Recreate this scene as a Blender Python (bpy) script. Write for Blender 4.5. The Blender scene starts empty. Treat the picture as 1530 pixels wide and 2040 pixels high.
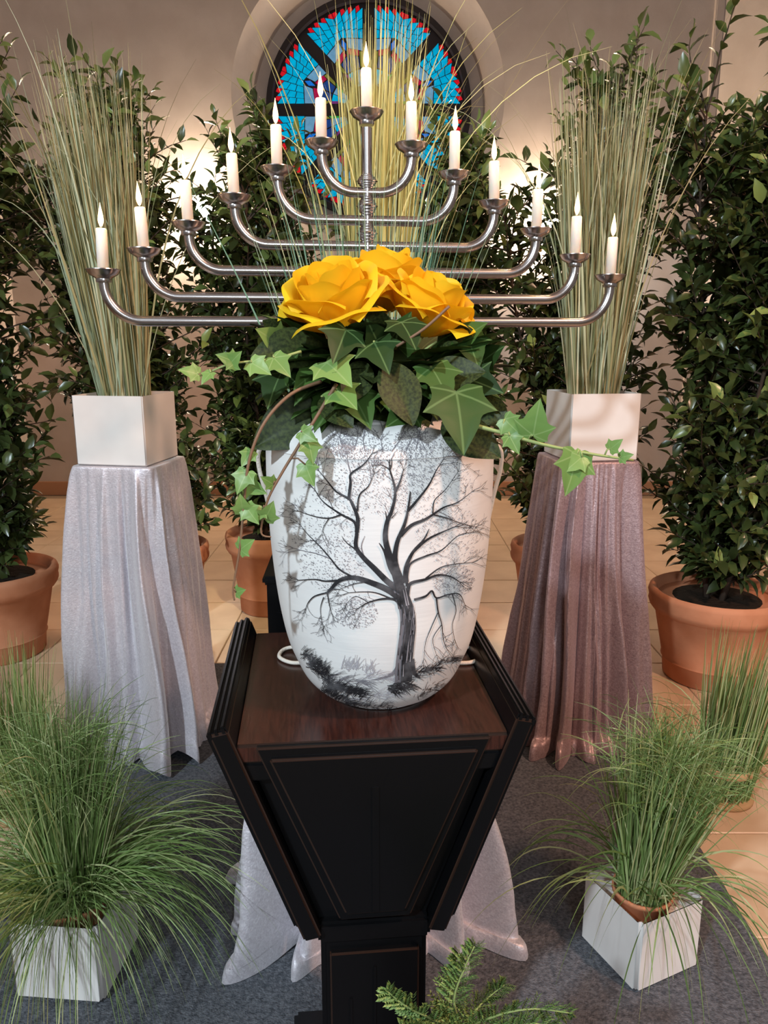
import bpy, bmesh, math, random
from math import sin, cos, pi, radians, sqrt, atan2, exp, floor as ifloor
from mathutils import Vector, Matrix, Euler, noise

random.seed(7)
SC = bpy.context.scene
COL = SC.collection

# ------------------------------------------------------------------ camera
F = 1532.0; HOR = 675.0; CAMH = 1.05
PITCH = math.atan((1020 - HOR) / F)
cam_d = bpy.data.cameras.new('camera'); cam = bpy.data.objects.new('camera', cam_d); COL.objects.link(cam)
cam_d.sensor_fit = 'VERTICAL'; cam_d.sensor_height = 36.0; cam_d.lens = F / 2040 * 36.0
cam_d.clip_start = 0.02
cam.location = (0, 0, CAMH); cam.rotation_euler = (pi / 2 - PITCH, 0, 0)
SC.camera = cam

# ------------------------------------------------------------------ world, lights, exposure
SC.view_settings.view_transform = 'Standard'; SC.view_settings.look = 'None'
SC.view_settings.gamma = 1.0; SC.view_settings.use_curve_mapping = False
SC.view_settings.exposure = -0.12
W = bpy.data.worlds.new('hall_ambient'); SC.world = W; W.use_nodes = True
W.node_tree.nodes['Background'].inputs[0].default_value = (1.0, 0.88, 0.80, 1)
W.node_tree.nodes['Background'].inputs[1].default_value = 0.21

def lamp(name, kind, loc, target, energy, color, size=0.3, **kw):
    d = bpy.data.lights.new(name, kind); o = bpy.data.objects.new(name, d); COL.objects.link(o)
    d.energy = energy; d.color = color
    if kind == 'AREA': d.shape = 'DISK'; d.size = size
    else: d.shadow_soft_size = size
    for k, v in kw.items(): setattr(d, k, v)
    o.location = loc
    o.rotation_euler = (Vector(target) - Vector(loc)).to_track_quat('-Z', 'Y').to_euler()
    return o
lamp('daylight_spot', 'SPOT', (-1.95, -2.45, 3.55), (0.0, 1.45, 0.62), 880, (0.76, 0.90, 1.0), 0.10, spot_size=radians(46), spot_blend=0.35)
lamp('hall_window', 'AREA', (0.7, -3.0, 2.0), (0.0, 1.5, 0.6), 60, (0.82, 0.92, 1.0), 1.1)
lamp('warm_ceiling_spot', 'SPOT', (1.8, -0.35, 3.2), (0.1, 1.9, 0.6), 390, (1.0, 0.58, 0.40), 0.10, spot_size=radians(62), spot_blend=0.5)
lamp('altar_spot', 'SPOT', (0.5, 0.2, 3.9), (-0.03, 2.08, 1.35), 430, (1.0, 0.86, 0.55), 0.06, spot_size=radians(17), spot_blend=0.6)

# ------------------------------------------------------------------ pixel helpers (measuring the photograph)
CP, SP = cos(PITCH), sin(PITCH)
def ray(px, py):
    u = (px - 765) / F; v = (1020 - py) / F
    return Vector((u, CP + v * SP, -SP + v * CP))
def at(px, py, Y):
    r = ray(px, py); t = Y / r.y
    return Vector((r.x * t, Y, CAMH + r.z * t))
def fl(px, py, z=0.0):
    r = ray(px, py); t = (z - CAMH) / r.z
    return Vector((r.x * t, r.y * t, z))

# ------------------------------------------------------------------ geometry helpers
class MB:
    def __init__(s): s.v = []; s.f = []; s.a = None
    def add(s, verts, faces):
        n = len(s.v); s.v.extend(verts); s.f.extend([tuple(i + n for i in f) for f in faces]); return n
    def box(s, x0, x1, y0, y1, z0, z1):
        s.add([(x0,y0,z0),(x1,y0,z0),(x1,y1,z0),(x0,y1,z0),(x0,y0,z1),(x1,y0,z1),(x1,y1,z1),(x0,y1,z1)],
              [(3,2,1,0),(4,5,6,7),(0,1,5,4),(1,2,6,5),(2,3,7,6),(3,0,4,7)])
    def prism(s, poly, y0, y1):       # polygon in XZ (counter-clockwise seen from -Y), extruded along Y
        n = len(poly)
        v = [(x, y0, z) for x, z in poly] + [(x, y1, z) for x, z in poly]
        f = [tuple(range(n)), tuple(range(2*n-1, n-1, -1))]
        for i in range(n):
            j = (i + 1) % n; f.append((j, i, i + n, j + n))
        s.add(v, f)
    def tube(s, pts, r, n=8, caps=True):
        pts = [Vector(p) for p in pts]; m = len(pts)
        rs = r if isinstance(r, (list, tuple)) else [r] * m
        prev = None; rings = []
        for i, p in enumerate(pts):
            t = (pts[min(i+1, m-1)] - pts[max(i-1, 0)]).normalized()
            if prev is None:
                ref = Vector((0,0,1)) if abs(t.z) < 0.9 else Vector((1,0,0))
                nx = t.cross(ref).normalized()
            else:
                nx = (prev - t * prev.dot(t)).normalized()
            prev = nx; ny = t.cross(nx)
            rings.append([tuple(p + (nx * cos(2*pi*k/n) + ny * sin(2*pi*k/n)) * rs[i]) for k in range(n)])
        v = [q for R in rings for q in R]; f = []
        for i in range(m-1):
            for k in range(n):
                k2 = (k+1) % n
                f.append((i*n+k, i*n+k2, (i+1)*n+k2, (i+1)*n+k))
        if caps: f.append(tuple(range(n-1, -1, -1))); f.append(tuple((m-1)*n + k for k in range(n)))
        s.add(v, f)
    def lathe(s, prof, n=32, c=(0,0,0)):
        v = []; f = []; m = len(prof)
        for r, z in prof:
            for k in range(n):
                a = 2*pi*k/n; v.append((c[0] + r*cos(a), c[1] + r*sin(a), c[2] + z))
        for i in range(m-1):
            for k in range(n):
                k2 = (k+1) % n; f.append((i*n+k, i*n+k2, (i+1)*n+k2, (i+1)*n+k))
        f.append(tuple(range(n-1, -1, -1))); f.append(tuple((m-1)*n + k for k in range(n)))
        s.add(v, f)
    def mesh(s, name, smooth=True):
        me = bpy.data.meshes.new(name); me.from_pydata([tuple(p) for p in s.v], [], s.f); me.update()
        if s.a is not None:
            at_ = me.attributes.new('rnd', 'FLOAT', 'POINT'); at_.data.foreach_set('value', s.a)
        if smooth: me.polygons.foreach_set('use_smooth', [True] * len(me.polygons))
        return me
    def build(s, name, mat, parent=None, smooth=True, loc=None, bevel=0, auto=None, edge=None):
        me = s.mesh(name, smooth)
        if bevel:
            bm = bmesh.new(); bm.from_mesh(me)
            es = [e for e in bm.edges if len(e.link_faces) == 2 and e.calc_face_angle(0) > 0.5]
            bmesh.ops.bevel(bm, geom=es, offset=bevel, segments=2, affect='EDGES', clamp_overlap=True, material=1 if edge else -1)
            bm.to_mesh(me); bm.free()
            if edge: me.materials.append(mat); me.materials.append(edge)
        return obj(name, me, mat, parent, loc, auto)

def obj(name, me, mat, parent=None, loc=None, auto=None):
    o = bpy.data.objects.new(name, me); COL.objects.link(o)
    if mat is not None and len(me.materials) == 0: me.materials.append(mat)
    if parent is not None: o.parent = parent
    if loc is not None: o.location = loc
    if auto is not None:
        me.set_sharp_from_angle(angle=radians(auto))
    return o
def tag(o, label, cat, group=None):
    o['label'] = label; o['category'] = cat
    if group: o['group'] = group
    return o
def thing(name, label, cat, loc=(0,0,0), rz=0.0, group=None):
    o = bpy.data.objects.new(name, None); COL.objects.link(o); o.empty_display_size = 0.05
    o.location = loc; o.rotation_euler = (0, 0, rz)
    return tag(o, label, cat, group)
def struct(o): o['kind'] = 'structure'; return o
def stuff(o): o['kind'] = 'stuff'; return o
def smooth_path(pts, n=6):
    P = [Vector(p) for p in pts]; out = []
    for i in range(len(P)-1):
        p0 = P[max(i-1,0)]; p1 = P[i]; p2 = P[i+1]; p3 = P[min(i+2, len(P)-1)]
        for k in range(n):
            t = k / n
            out.append(0.5*((2*p1) + (p2-p0)*t + (2*p0-5*p1+4*p2-p3)*t*t + (3*p1-p0-3*p2+p3)*t**3))
    out.append(P[-1]); return out

# ------------------------------------------------------------------ materials
def mat(name, col, rough=0.5, metal=0.0, spec=0.5, sheen=0.0, sss=0.0, trans=0.0, coat=0.0):
    m = bpy.data.materials.new(name); m.use_nodes = True
    b = m.node_tree.nodes['Principled BSDF']
    b.inputs['Base Color'].default_value = (*col, 1); b.inputs['Roughness'].default_value = rough
    b.inputs['Metallic'].default_value = metal; b.inputs['Specular IOR Level'].default_value = spec
    if sheen: b.inputs['Sheen Weight'].default_value = sheen; b.inputs['Sheen Roughness'].default_value = 0.4
    if sss:
        b.inputs['Subsurface Weight'].default_value = sss; b.inputs['Subsurface Radius'].default_value = (0.02,0.01,0.006)
        b.inputs['Subsurface Scale'].default_value = 0.3
    if coat: b.inputs['Coat Weight'].default_value = coat; b.inputs['Coat Roughness'].default_value = 0.12
    return m
def N(m, t, **kw):
    n = m.node_tree.nodes.new(t)
    for k, v in kw.items(): setattr(n, k, v)
    return n
def L(m, a, b): m.node_tree.links.new(a, b)
def bsdf(m): return m.node_tree.nodes['Principled BSDF']
def noise_col(m, c1, c2, scale=5, detail=4, lo=0.35, hi=0.65, coord='Object', dist=0.0, stretch=None, mid=None):
    tc = N(m, 'ShaderNodeTexCoord'); nz = N(m, 'ShaderNodeTexNoise'); rp = N(m, 'ShaderNodeValToRGB')
    nz.inputs['Scale'].default_value = scale; nz.inputs['Detail'].default_value = detail; nz.inputs['Distortion'].default_value = dist
    if stretch:
        mp = N(m, 'ShaderNodeMapping'); mp.inputs['Scale'].default_value = stretch
        L(m, tc.outputs[coord], mp.inputs[0]); L(m, mp.outputs[0], nz.inputs['Vector'])
    else: L(m, tc.outputs[coord], nz.inputs['Vector'])
    e = rp.color_ramp.elements; e[0].position = lo; e[0].color = (*c1, 1); e[1].position = hi; e[1].color = (*c2, 1)
    if mid: k = rp.color_ramp.elements.new((lo+hi)/2); k.color = (*mid, 1)
    L(m, nz.outputs['Fac'], rp.inputs[0]); L(m, rp.outputs[0], bsdf(m).inputs['Base Color'])
    return nz
def bump(m, scale, strength, dist=0.002, detail=3, stretch=None, coord='Object'):
    tc = N(m, 'ShaderNodeTexCoord'); nz = N(m, 'ShaderNodeTexNoise'); b = N(m, 'ShaderNodeBump')
    nz.inputs['Scale'].default_value = scale; nz.inputs['Detail'].default_value = detail
    if stretch:
        mp = N(m, 'ShaderNodeMapping'); mp.inputs['Scale'].default_value = stretch
        L(m, tc.outputs[coord], mp.inputs[0]); L(m, mp.outputs[0], nz.inputs['Vector'])
    else: L(m, tc.outputs[coord], nz.inputs['Vector'])
    b.inputs['Strength'].default_value = strength; b.inputs['Distance'].default_value = dist
    L(m, nz.outputs['Fac'], b.inputs['Height']); L(m, b.outputs[0], bsdf(m).inputs['Normal'])
def ramp_mat(name, stops, source, rough=0.5, spec=0.4, translucent=0.0):
    # colour picked per blade / leaf: source 'attr' = mesh attribute rnd, 'obj' = random per object
    m = mat(name, stops[0][1], rough, spec=spec)
    rp = N(m, 'ShaderNodeValToRGB'); e = rp.color_ramp.elements
    e[0].position = stops[0][0]; e[0].color = (*stops[0][1], 1); e[1].position = stops[-1][0]; e[1].color = (*stops[-1][1], 1)
    for p, c in stops[1:-1]: k = e.new(p); k.color = (*c, 1)
    if source == 'attr':
        a = N(m, 'ShaderNodeAttribute', attribute_name='rnd'); L(m, a.outputs['Fac'], rp.inputs[0])
    else:
        a = N(m, 'ShaderNodeObjectInfo'); L(m, a.outputs['Random'], rp.inputs[0])
    L(m, rp.outputs[0], bsdf(m).inputs['Base Color'])
    if translucent:
        tr = N(m, 'ShaderNodeBsdfTranslucent'); mx = N(m, 'ShaderNodeMixShader'); mx.inputs[0].default_value = translucent
        L(m, rp.outputs[0], tr.inputs['Color'])
        L(m, bsdf(m).outputs[0], mx.inputs[1]); L(m, tr.outputs[0], mx.inputs[2])
        L(m, mx.outputs[0], m.node_tree.nodes['Material Output'].inputs['Surface'])
    return m
def emit(name, col, strength):
    m = bpy.data.materials.new(name); m.use_nodes = True; nt = m.node_tree
    nt.nodes.remove(nt.nodes['Principled BSDF']); e = nt.nodes.new('ShaderNodeEmission')
    e.inputs[0].default_value = (*col, 1); e.inputs[1].default_value = strength
    nt.links.new(e.outputs[0], nt.nodes['Material Output'].inputs[0]); return m

M = {}
M['plaster'] = mat('plaster', (0.56, 0.49, 0.45), 0.9, spec=0.2); noise_col(M['plaster'], (0.53,0.46,0.42), (0.59,0.52,0.48), 6); bump(M['plaster'], 220, 0.35, 0.002)
M['grout'] = mat('grout', (0.30, 0.21, 0.14), 0.9)
M['tile'] = mat('tile', (0.6,0.43,0.28), 0.35); noise_col(M['tile'], (0.56,0.39,0.25), (0.68,0.50,0.34), 5)
M['skirting'] = mat('skirting', (0.52, 0.27, 0.15), 0.5)
M['carpet'] = mat('carpet', (0.10,0.105,0.12), 0.95, spec=0.1); noise_col(M['carpet'], (0.055,0.06,0.07), (0.155,0.16,0.178), 160, 5, 0.3, 0.7); bump(M['carpet'], 330, 0.9, 0.004)
M['lacquer'] = mat('black_lacquer', (0.003,0.003,0.0035), 0.30, spec=0.28); bump(M['lacquer'], 60, 0.06, 0.001, stretch=(8,8,1))
M['board'] = mat('board_top', (0.018,0.010,0.008), 0.24, spec=0.6); noise_col(M['board'], (0.022,0.007,0.005), (0.045,0.014,0.009), 30, 5, stretch=(12,1,1)); bump(M['board'], 500, 0.12, 0.0005)
M['edgewood'] = mat('worn_edge', (0.024,0.012,0.008), 0.3)
M['urnwhite'] = mat('urn_white', (0.78,0.77,0.75), 0.55); noise_col(M['urnwhite'], (0.72,0.71,0.70), (0.82,0.81,0.79), 9, 6, stretch=(1,1,3)); bump(M['urnwhite'], 25, 0.08, 0.002, stretch=(1,1,14))
M['paint'] = mat('charcoal_paint', (0.02,0.02,0.024), 0.6); noise_col(M['paint'], (0.012,0.012,0.015), (0.12,0.12,0.13), 60, 3, 0.45, 0.8)
M['paint2'] = mat('grey_paint', (0.18,0.17,0.19), 0.7)
M['paint3'] = mat('pale_grey_paint', (0.42,0.40,0.43), 0.7)
M['cord'] = mat('white_cord', (0.72,0.66,0.58), 0.8); bump(M['cord'], 400, 0.6, 0.002)
M['silver'] = mat('nickel', (0.50,0.46,0.45), 0.24, metal=1.0)
M['wax'] = mat('wax', (0.93,0.84,0.74), 0.45, sss=0.6)
M['flame'] = emit('flame', (1.0, 0.62, 0.28), 6)
M['flamecore'] = emit('flame_core', (1.0, 0.9, 0.7), 30)
M['wick'] = mat('wick', (0.02,0.015,0.01), 0.9)
M['pot'] = mat('terracotta', (0.52,0.22,0.11), 0.8); noise_col(M['pot'], (0.42,0.15,0.065), (0.56,0.24,0.125), 7); bump(M['pot'], 60, 0.2, 0.002)
M['soil'] = mat('soil', (0.02,0.014,0.01), 1.0, spec=0.1); bump(M['soil'], 60, 1.0, 0.01)
M['bark'] = mat('bark', (0.055,0.035,0.022), 0.85); bump(M['bark'], 60, 0.5, 0.004, stretch=(1,1,0.3))
M['planter'] = mat('white_ceramic', (0.74,0.70,0.67), 0.42); noise_col(M['planter'], (0.70,0.66,0.63), (0.78,0.745,0.71), 8, 3)
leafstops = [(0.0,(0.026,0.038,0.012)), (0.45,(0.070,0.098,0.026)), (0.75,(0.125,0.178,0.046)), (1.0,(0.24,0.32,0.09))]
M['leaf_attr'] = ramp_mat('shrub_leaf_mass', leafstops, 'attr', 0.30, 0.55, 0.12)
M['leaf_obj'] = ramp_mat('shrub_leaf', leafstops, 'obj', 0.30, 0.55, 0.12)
M['ivy'] = ramp_mat('ivy_leaf', [(0,(0.018,0.038,0.010)), (0.5,(0.035,0.078,0.016)), (1,(0.075,0.15,0.032))], 'obj', 0.5, 0.25, 0.1)
M['ivypale'] = ramp_mat('young_ivy_leaf', [(0,(0.13,0.26,0.06)), (1,(0.26,0.42,0.12))], 'obj', 0.4, 0.4, 0.25)
M['broad'] = mat('broad_leaf', (0.018,0.035,0.012), 0.5, spec=0.2); noise_col(M['broad'], (0.014,0.022,0.007), (0.045,0.062,0.016), 25)
M['vine'] = mat('vine_stem', (0.20,0.11,0.06), 0.6)
M['vinegreen'] = mat('green_vine_stem', (0.30,0.36,0.12), 0.6)
M['rose'] = mat('rose_petal', (0.93,0.61,0.020), 0.5, spec=0.25, sss=0.12)
def _rose():
    m = M['rose']; tr = N(m,'ShaderNodeBsdfTranslucent'); mx = N(m,'ShaderNodeMixShader'); mx.inputs[0].default_value = 0.3
    tr.inputs['Color'].default_value = (0.95,0.60,0.015,1)
    L(m, bsdf(m).outputs[0], mx.inputs[1]); L(m, tr.outputs[0], mx.inputs[2]); L(m, mx.outputs[0], m.node_tree.nodes['Material Output'].inputs['Surface'])
_rose()
def velvet(name, c1, c2, c3, metal=0.3):
    m = mat(name, c2, 0.42, spec=0.5, sheen=1.0)
    nz = noise_col(m, c1, c3, 210, 6, 0.30, 0.72, dist=1.0, mid=c2)
    mr = N(m,'ShaderNodeMapRange'); mr.inputs['To Min'].default_value = 0.52; mr.inputs['To Max'].default_value = 0.32
    L(m, nz.outputs['Fac'], mr.inputs['Value']); L(m, mr.outputs[0], bsdf(m).inputs['Roughness'])
    bsdf(m).inputs['Sheen Tint'].default_value = (*[min(1, x*1.5) for x in c3], 1)
    bsdf(m).inputs['Metallic'].default_value = metal
    bump(m, 260, 0.40, 0.002, detail=5)
    return m
M['velvet_silver'] = velvet('silver_velvet', (0.50,0.46,0.50), (0.60,0.56,0.60), (0.72,0.69,0.73))
M['velvet_mauve'] = velvet('mauve_velvet', (0.25,0.17,0.18), (0.36,0.255,0.265), (0.48,0.36,0.37), 0.4)
M['straw'] = ramp_mat('dry_grass', [(0,(0.14,0.15,0.06)), (0.3,(0.31,0.33,0.17)), (0.55,(0.42,0.33,0.16)), (0.78,(0.42,0.50,0.33)), (1,(0.70,0.70,0.50))], 'attr', 0.5, 0.3, 0.25)
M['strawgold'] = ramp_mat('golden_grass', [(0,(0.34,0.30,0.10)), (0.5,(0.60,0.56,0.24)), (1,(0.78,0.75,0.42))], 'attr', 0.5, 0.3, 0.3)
M['grass'] = ramp_mat('green_grass', [(0,(0.09,0.155,0.04)), (0.4,(0.19,0.29,0.085)), (0.75,(0.33,0.43,0.17)), (1,(0.54,0.55,0.29))], 'attr', 0.45, 0.4, 0.25)
M['grassblue'] = ramp_mat('blue_green_grass', [(0,(0.06,0.17,0.11)), (0.5,(0.20,0.36,0.24)), (1,(0.46,0.54,0.36))], 'attr', 0.45, 0.4, 0.25)
M['raffia'] = mat('raffia_band', (0.42,0.26,0.12), 0.8)
M['conifer'] = ramp_mat('conifer', [(0,(0.10,0.20,0.05)), (1,(0.30,0.42,0.13))], 'attr', 0.5, 0.3, 0.15)
M['shade'] = emit('lamp_glass', (1.0, 0.77, 0.54), 170)
M['brass'] = mat('lamp_bracket', (0.35,0.25,0.12), 0.4, metal=1.0)
M['lead'] = mat('window_lead', (0.012,0.006,0.008), 0.6)
G = {k: None for k in ()}
def glass(name, col, s=1.0):
    m = emit(name, col, s); nt = m.node_tree
    tc = nt.nodes.new('ShaderNodeTexCoord'); nz = nt.nodes.new('ShaderNodeTexNoise'); mr = nt.nodes.new('ShaderNodeMapRange')
    nz.inputs['Scale'].default_value = 26; nz.inputs['Detail'].default_value = 3
    mr.inputs['To Min'].default_value = 0.55*s; mr.inputs['To Max'].default_value = 1.4*s
    nt.links.new(tc.outputs['Object'], nz.inputs['Vector']); nt.links.new(nz.outputs['Fac'], mr.inputs['Value'])
    nt.links.new(mr.outputs[0], nt.nodes['Emission'].inputs['Strength']); return m
G = dict(cyan=glass('cyan_glass',(0.001,0.40,0.66),1.0), blue=glass('blue_glass',(0.01,0.16,0.62),1.0), pale=glass('pale_blue_glass',(0.16,0.36,0.55),0.9),
         navy=glass('navy_glass',(0.015,0.05,0.20),1.0), crimson=glass('crimson_glass',(0.42,0.008,0.06),1.0), red=glass('red_glass',(0.65,0.01,0.02),1.0),
         olive=glass('olive_glass',(0.20,0.20,0.035),1.0), green=glass('green_glass',(0.02,0.30,0.06),1.0), purple=glass('purple_glass',(0.16,0.03,0.16),1.0))

# ================================================================== SETTING
WY = 5.2
# floor slab + tiles
b = MB(); b.box(-4.2, 4.2, -2.5, 5.6, -0.10, -0.003)
floor_o = struct(b.build('floor', M['grout'], smooth=False))
CX0, CX1, CY0, CY1 = -0.735, 0.665, -0.2, 2.362      # carpet
b = MB(); b.box(-0.1485, 0.1485, -0.1485, 0.1485, -0.012, 0.0); tile_me = b.mesh('tile', False); tile_me.materials.append(M['tile'])
bm = bmesh.new(); bm.from_mesh(tile_me); bmesh.ops.bevel(bm, geom=[e for e in bm.edges if all(v.co.z > -0.001 for v in e.verts)], offset=0.002, segments=1, affect='EDGES'); bm.to_mesh(tile_me); bm.free()
for i in range(-9, 9):
    for j in range(0, 15):
        x = 0.04 + 0.15 + i*0.30; y = 0.88 + 0.15 + j*0.30
        if y > WY - 0.1: continue
        if abs(x) > 0.58*y + 0.45: continue
        if CX0 < x-0.15 and x+0.15 < CX1 and y+0.15 < CY1: continue
        t = obj('tile', tile_me, None, floor_o, (x, y, 0)); t.rotation_euler = (0, 0, random.choice((0, pi/2, pi)))
# carpet
b = MB(); b.box(CX0, CX1, CY0, CY1, 0.0005, 0.008)
tag(b.build('carpet', M['carpet'], smooth=False, bevel=0.002), 'dark grey-blue carpet laid under the urn stand and draped pedestals', 'carpet')

# back wall with round splayed window niche
NICHE = 0.30; WC = at(735, 222, WY + NICHE); R_OUT, R_IN = 0.845, 0.685
XL, XR, ZT = -2.42, 2.03, 4.2
def rect_hit(a):
    c, s = cos(a), sin(a); ts = []
    if c > 1e-9: ts.append((XR - WC.x)/c)
    if c < -1e-9: ts.append((XL - WC.x)/c)
    if s > 1e-9: ts.append((ZT - WC.z)/s)
    if s < -1e-9: ts.append((0 - WC.z)/s)
    t = min(ts); return (WC.x + c*t, WC.z + s*t)
angs = sorted([2*pi*k/96 for k in range(96)] + [atan2(z-WC.z, x-WC.x) % (2*pi) for x in (XL, XR) for z in (0, ZT)])
b = MB(); n = len(angs)
vv = []
for a in angs:
    x, z = rect_hit(a); vv.append((x, WY, z))
for a in angs: vv.append((WC.x + R_OUT*cos(a), WY, WC.z + R_OUT*sin(a)))
for a in angs: vv.append((WC.x + (R_IN+0.06)*cos(a), WY + NICHE*0.92, WC.z + (R_IN+0.06)*sin(a)))
for a in angs: vv.append((WC.x + R_IN*0.96*cos(a), WY + NICHE, WC.z + R_IN*0.96*sin(a)))
ff = []
for r in range(3):
    for k in range(n):
        k2 = (k+1) % n; ff.append((r*n+k, (r+1)*n+k, (r+1)*n+k2, r*n+k2))
b.add(vv, ff)
wall = struct(b.build('wall_back', M['plaster'], smooth=False))
# side walls
for nm, x0, x1 in (('wall_right', XR, 3.9), ('wall_left', XL, -4.1)):
    b = MB(); s = 1 if x0 > 0 else -1
    b.add([(x0, WY, 0), (x1, 2.2, 0), (x1, 2.2, ZT), (x0, WY, ZT), (x0+s*0.1, WY+0.1, 0), (x1+s*0.1, 2.25, 0), (x1+s*0.1, 2.25, ZT), (x0+s*0.1, WY+0.1, ZT)],
          [(0,1,2,3),(7,6,5,4),(1,5,6,2),(3,2,6,7),(0,3,7,4),(0,4,5,1)])
    struct(b.build(nm, M['plaster'], smooth=False))
b = MB(); b.box(XR-0.035, XR+0.02, WY-0.035, WY+0.02, 0, ZT); struct(b.build('trim_1', M['plaster'], smooth=False, bevel=0.006))
b = MB(); b.box(-4.2, 4.2, -2.5, 5.6, ZT, ZT+0.1); struct(b.build('ceiling', M['plaster'], smooth=False))
b = MB(); b.box(XL+0.01, XR-0.04, WY-0.018, WY+0.002, 0.0, 0.095); struct(b.build('baseboard_back', M['skirting'], smooth=False, bevel=0.004))

# stained-glass window
wz = WY + NICHE - 0.02
b = MB(); b.lathe([(0.0001, -0.02), (R_IN*0.97, -0.02), (R_IN*0.97, 0.012), (0.0001, 0.012)], 72)
win = b.build('window_1', M['lead'], smooth=False); win.location = (WC.x, wz, WC.z); win.rotation_euler = (pi/2, 0, 0); struct(win)
b = MB(); b.lathe([(R_IN*0.905, 0.0), (R_IN*0.97, 0.0), (R_IN*0.97, 0.05), (R_IN*0.92, 0.05), (R_IN*0.905, 0.03)], 72)
b.f = b.f[:-2]; struct(b.build('window_frame', M['lead'], win, auto=30))
pane_defs = []      # polygons of one of the eight sectors, centred on +Y; (s, r): s = fraction of the half width, r = radius
RO = R_IN*0.90
def SR(sx, r): return (sx*max(0.0, r*math.tan(pi/8) - 0.040), r)
def quad(col, *pts): pane_defs.append((col, [SR(*p) for p in pts]))
for s in (-1, 1):
    NS = 4
    for k in range(NS):
        a0, a1 = k/NS, (k+1)/NS
        def top(a_): x = SR(a_, RO)[0]; return sqrt(RO*RO - x*x)
        r0 = 0.455 - 0.055*a0; r1 = 0.455 - 0.055*a1; t0 = top(a0) - 0.044; t1 = top(a1) - 0.012
        for q in range(3):
            quad('cyan', (s*a0, r0+(t0-r0)*q/3), (s*a1, r1+(t1-r1)*q/3), (s*a1, r1+(t1-r1)*(q+1)/3), (s*a0, r0+(t0-r0)*(q+1)/3))
        quad('red', (s*a0, t0), (s*(a0*0.35+a1*0.65), t0*0.35+t1*0.65), (s*(a0*0.5+a1*0.5), top(a0)-0.006), (s*a0, top(a0)-0.008))
    quad('pale', (s*0.16, 0.385), (s*1.0, 0.335), (s*1.0, 0.400), (s*0.16, 0.446))
    quad('crimson', (s*0.06, 0.352), (s*0.72, 0.318), (s*0.76, 0.350), (s*0.12, 0.384))
    quad('olive', (s*0.76, 0.250), (s*1.0, 0.262), (s*1.0, 0.333), (s*0.74, 0.347))
    quad('navy', (s*0.02, 0.255), (s*0.72, 0.250), (s*0.70, 0.316), (s*0.04, 0.350))
    quad('green' if s > 0 else 'purple', (s*0.55, 0.185), (s*1.0, 0.190), (s*1.0, 0.258), (s*0.74, 0.247))
    quad('pale' if s > 0 else 'cyan', (s*0.02, 0.150), (s*0.95, 0.155), (s*0.70, 0.246), (s*0.02, 0.252))
quad('blue', (0.0, 0.450), (-0.14, 0.415), (0.0, 0.372), (0.14, 0.415))
pane_me = []
for c, poly in pane_defs:
    ar = sum(poly[i][0]*poly[(i+1)%4][1]-poly[(i+1)%4][0]*poly[i][1] for i in range(4))
    if ar < 0: poly = poly[::-1]
    cx = sum(p[0] for p in poly)/4; cz = sum(p[1] for p in poly)/4
    pp = []
    for x, z in poly:
        dx, dz = cx-x, cz-z; dl = max(1e-6, sqrt(dx*dx+dz*dz)); k_ = min(0.0032, dl*0.16); pp.append((x+dx/dl*k_, z+dz/dl*k_))
    b = MB(); b.add([(x, z, 0.012) for x, z in pp] + [(cx+(x-cx)*0.94, cz+(z-cz)*0.94, 0.020) for x, z in pp],
                    [(4,5,6,7)] + [(i, (i+1)%4, (i+1)%4+4, i+4) for i in range(4)])
    me = b.mesh('pane', False); me.materials.append(G[c]); pane_me.append(me)
for k in range(8):
    for me in pane_me:
        o = obj('pane', me, None, win); o.rotation_euler = (0, 0, pi/8 + k*pi/4)

# wall sconces behind the shrubs
for px, py, lab in ((392, 436, 'glowing wall lamp on back wall left of round window'), (1078, 462, 'glowing wall lamp on back wall right of round window')):
    p = at(px, py, WY - 0.13)
    t = thing('wall_lamp', lab, 'lamp', p, 0, 'wall lamps')
    b = MB(); b.lathe([(0.03,-0.09),(0.055,-0.075),(0.07,-0.03),(0.075,0.03),(0.085,0.09),(0.08,0.092),(0.02,0.06)], 24); b.build('lamp_shade', M['shade'], t)
    b = MB(); b.tube([(0,0.13,-0.02),(0,0.06,-0.10),(0,0,-0.11),(0,0,-0.085)], 0.012, 8); b.lathe([(0.045,0),(0.045,0.012),(0.0001,0.014)], 16, (0,0.115,-0.03)); b.build('bracket', M['brass'], t)

# ================================================================== SHRUBS
def leaf_mesh(name, w=0.47, fold=0.10, curve=0.16):
    v = []; prof = [(0.0,0.0),(0.16,0.55),(0.42,1.0),(0.72,0.72),(1.0,0.0)]
    f = []; idx = []
    for t, h in prof:
        z = -curve*(t-0.35)**2*2
        if h == 0: idx.append((len(v),)); v.append((0, t, z))
        else:
            i = len(v); idx.append((i, i+1, i+2)); hh = h*w/2
            v += [(-hh, t, z+fold*h), (0, t, z), (hh, t, z+fold*h)]
    a = idx
    f += [(a[0][0], a[1][1], a[1][0]), (a[0][0], a[1][2], a[1][1])]
    for i in (1, 2):
        f += [(a[i][0], a[i][1], a[i+1][1], a[i+1][0]), (a[i][1], a[i][2], a[i+1][2], a[i+1][1])]
    f += [(a[3][0], a[3][1], a[4][0]), (a[3][1], a[3][2], a[4][0])]
    return v, f
LV, LF = leaf_mesh('l')
b = MB(); b.add(LV, LF); leaf_me = b.mesh('leaf'); leaf_me.materials.append(M['leaf_obj'])

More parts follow.
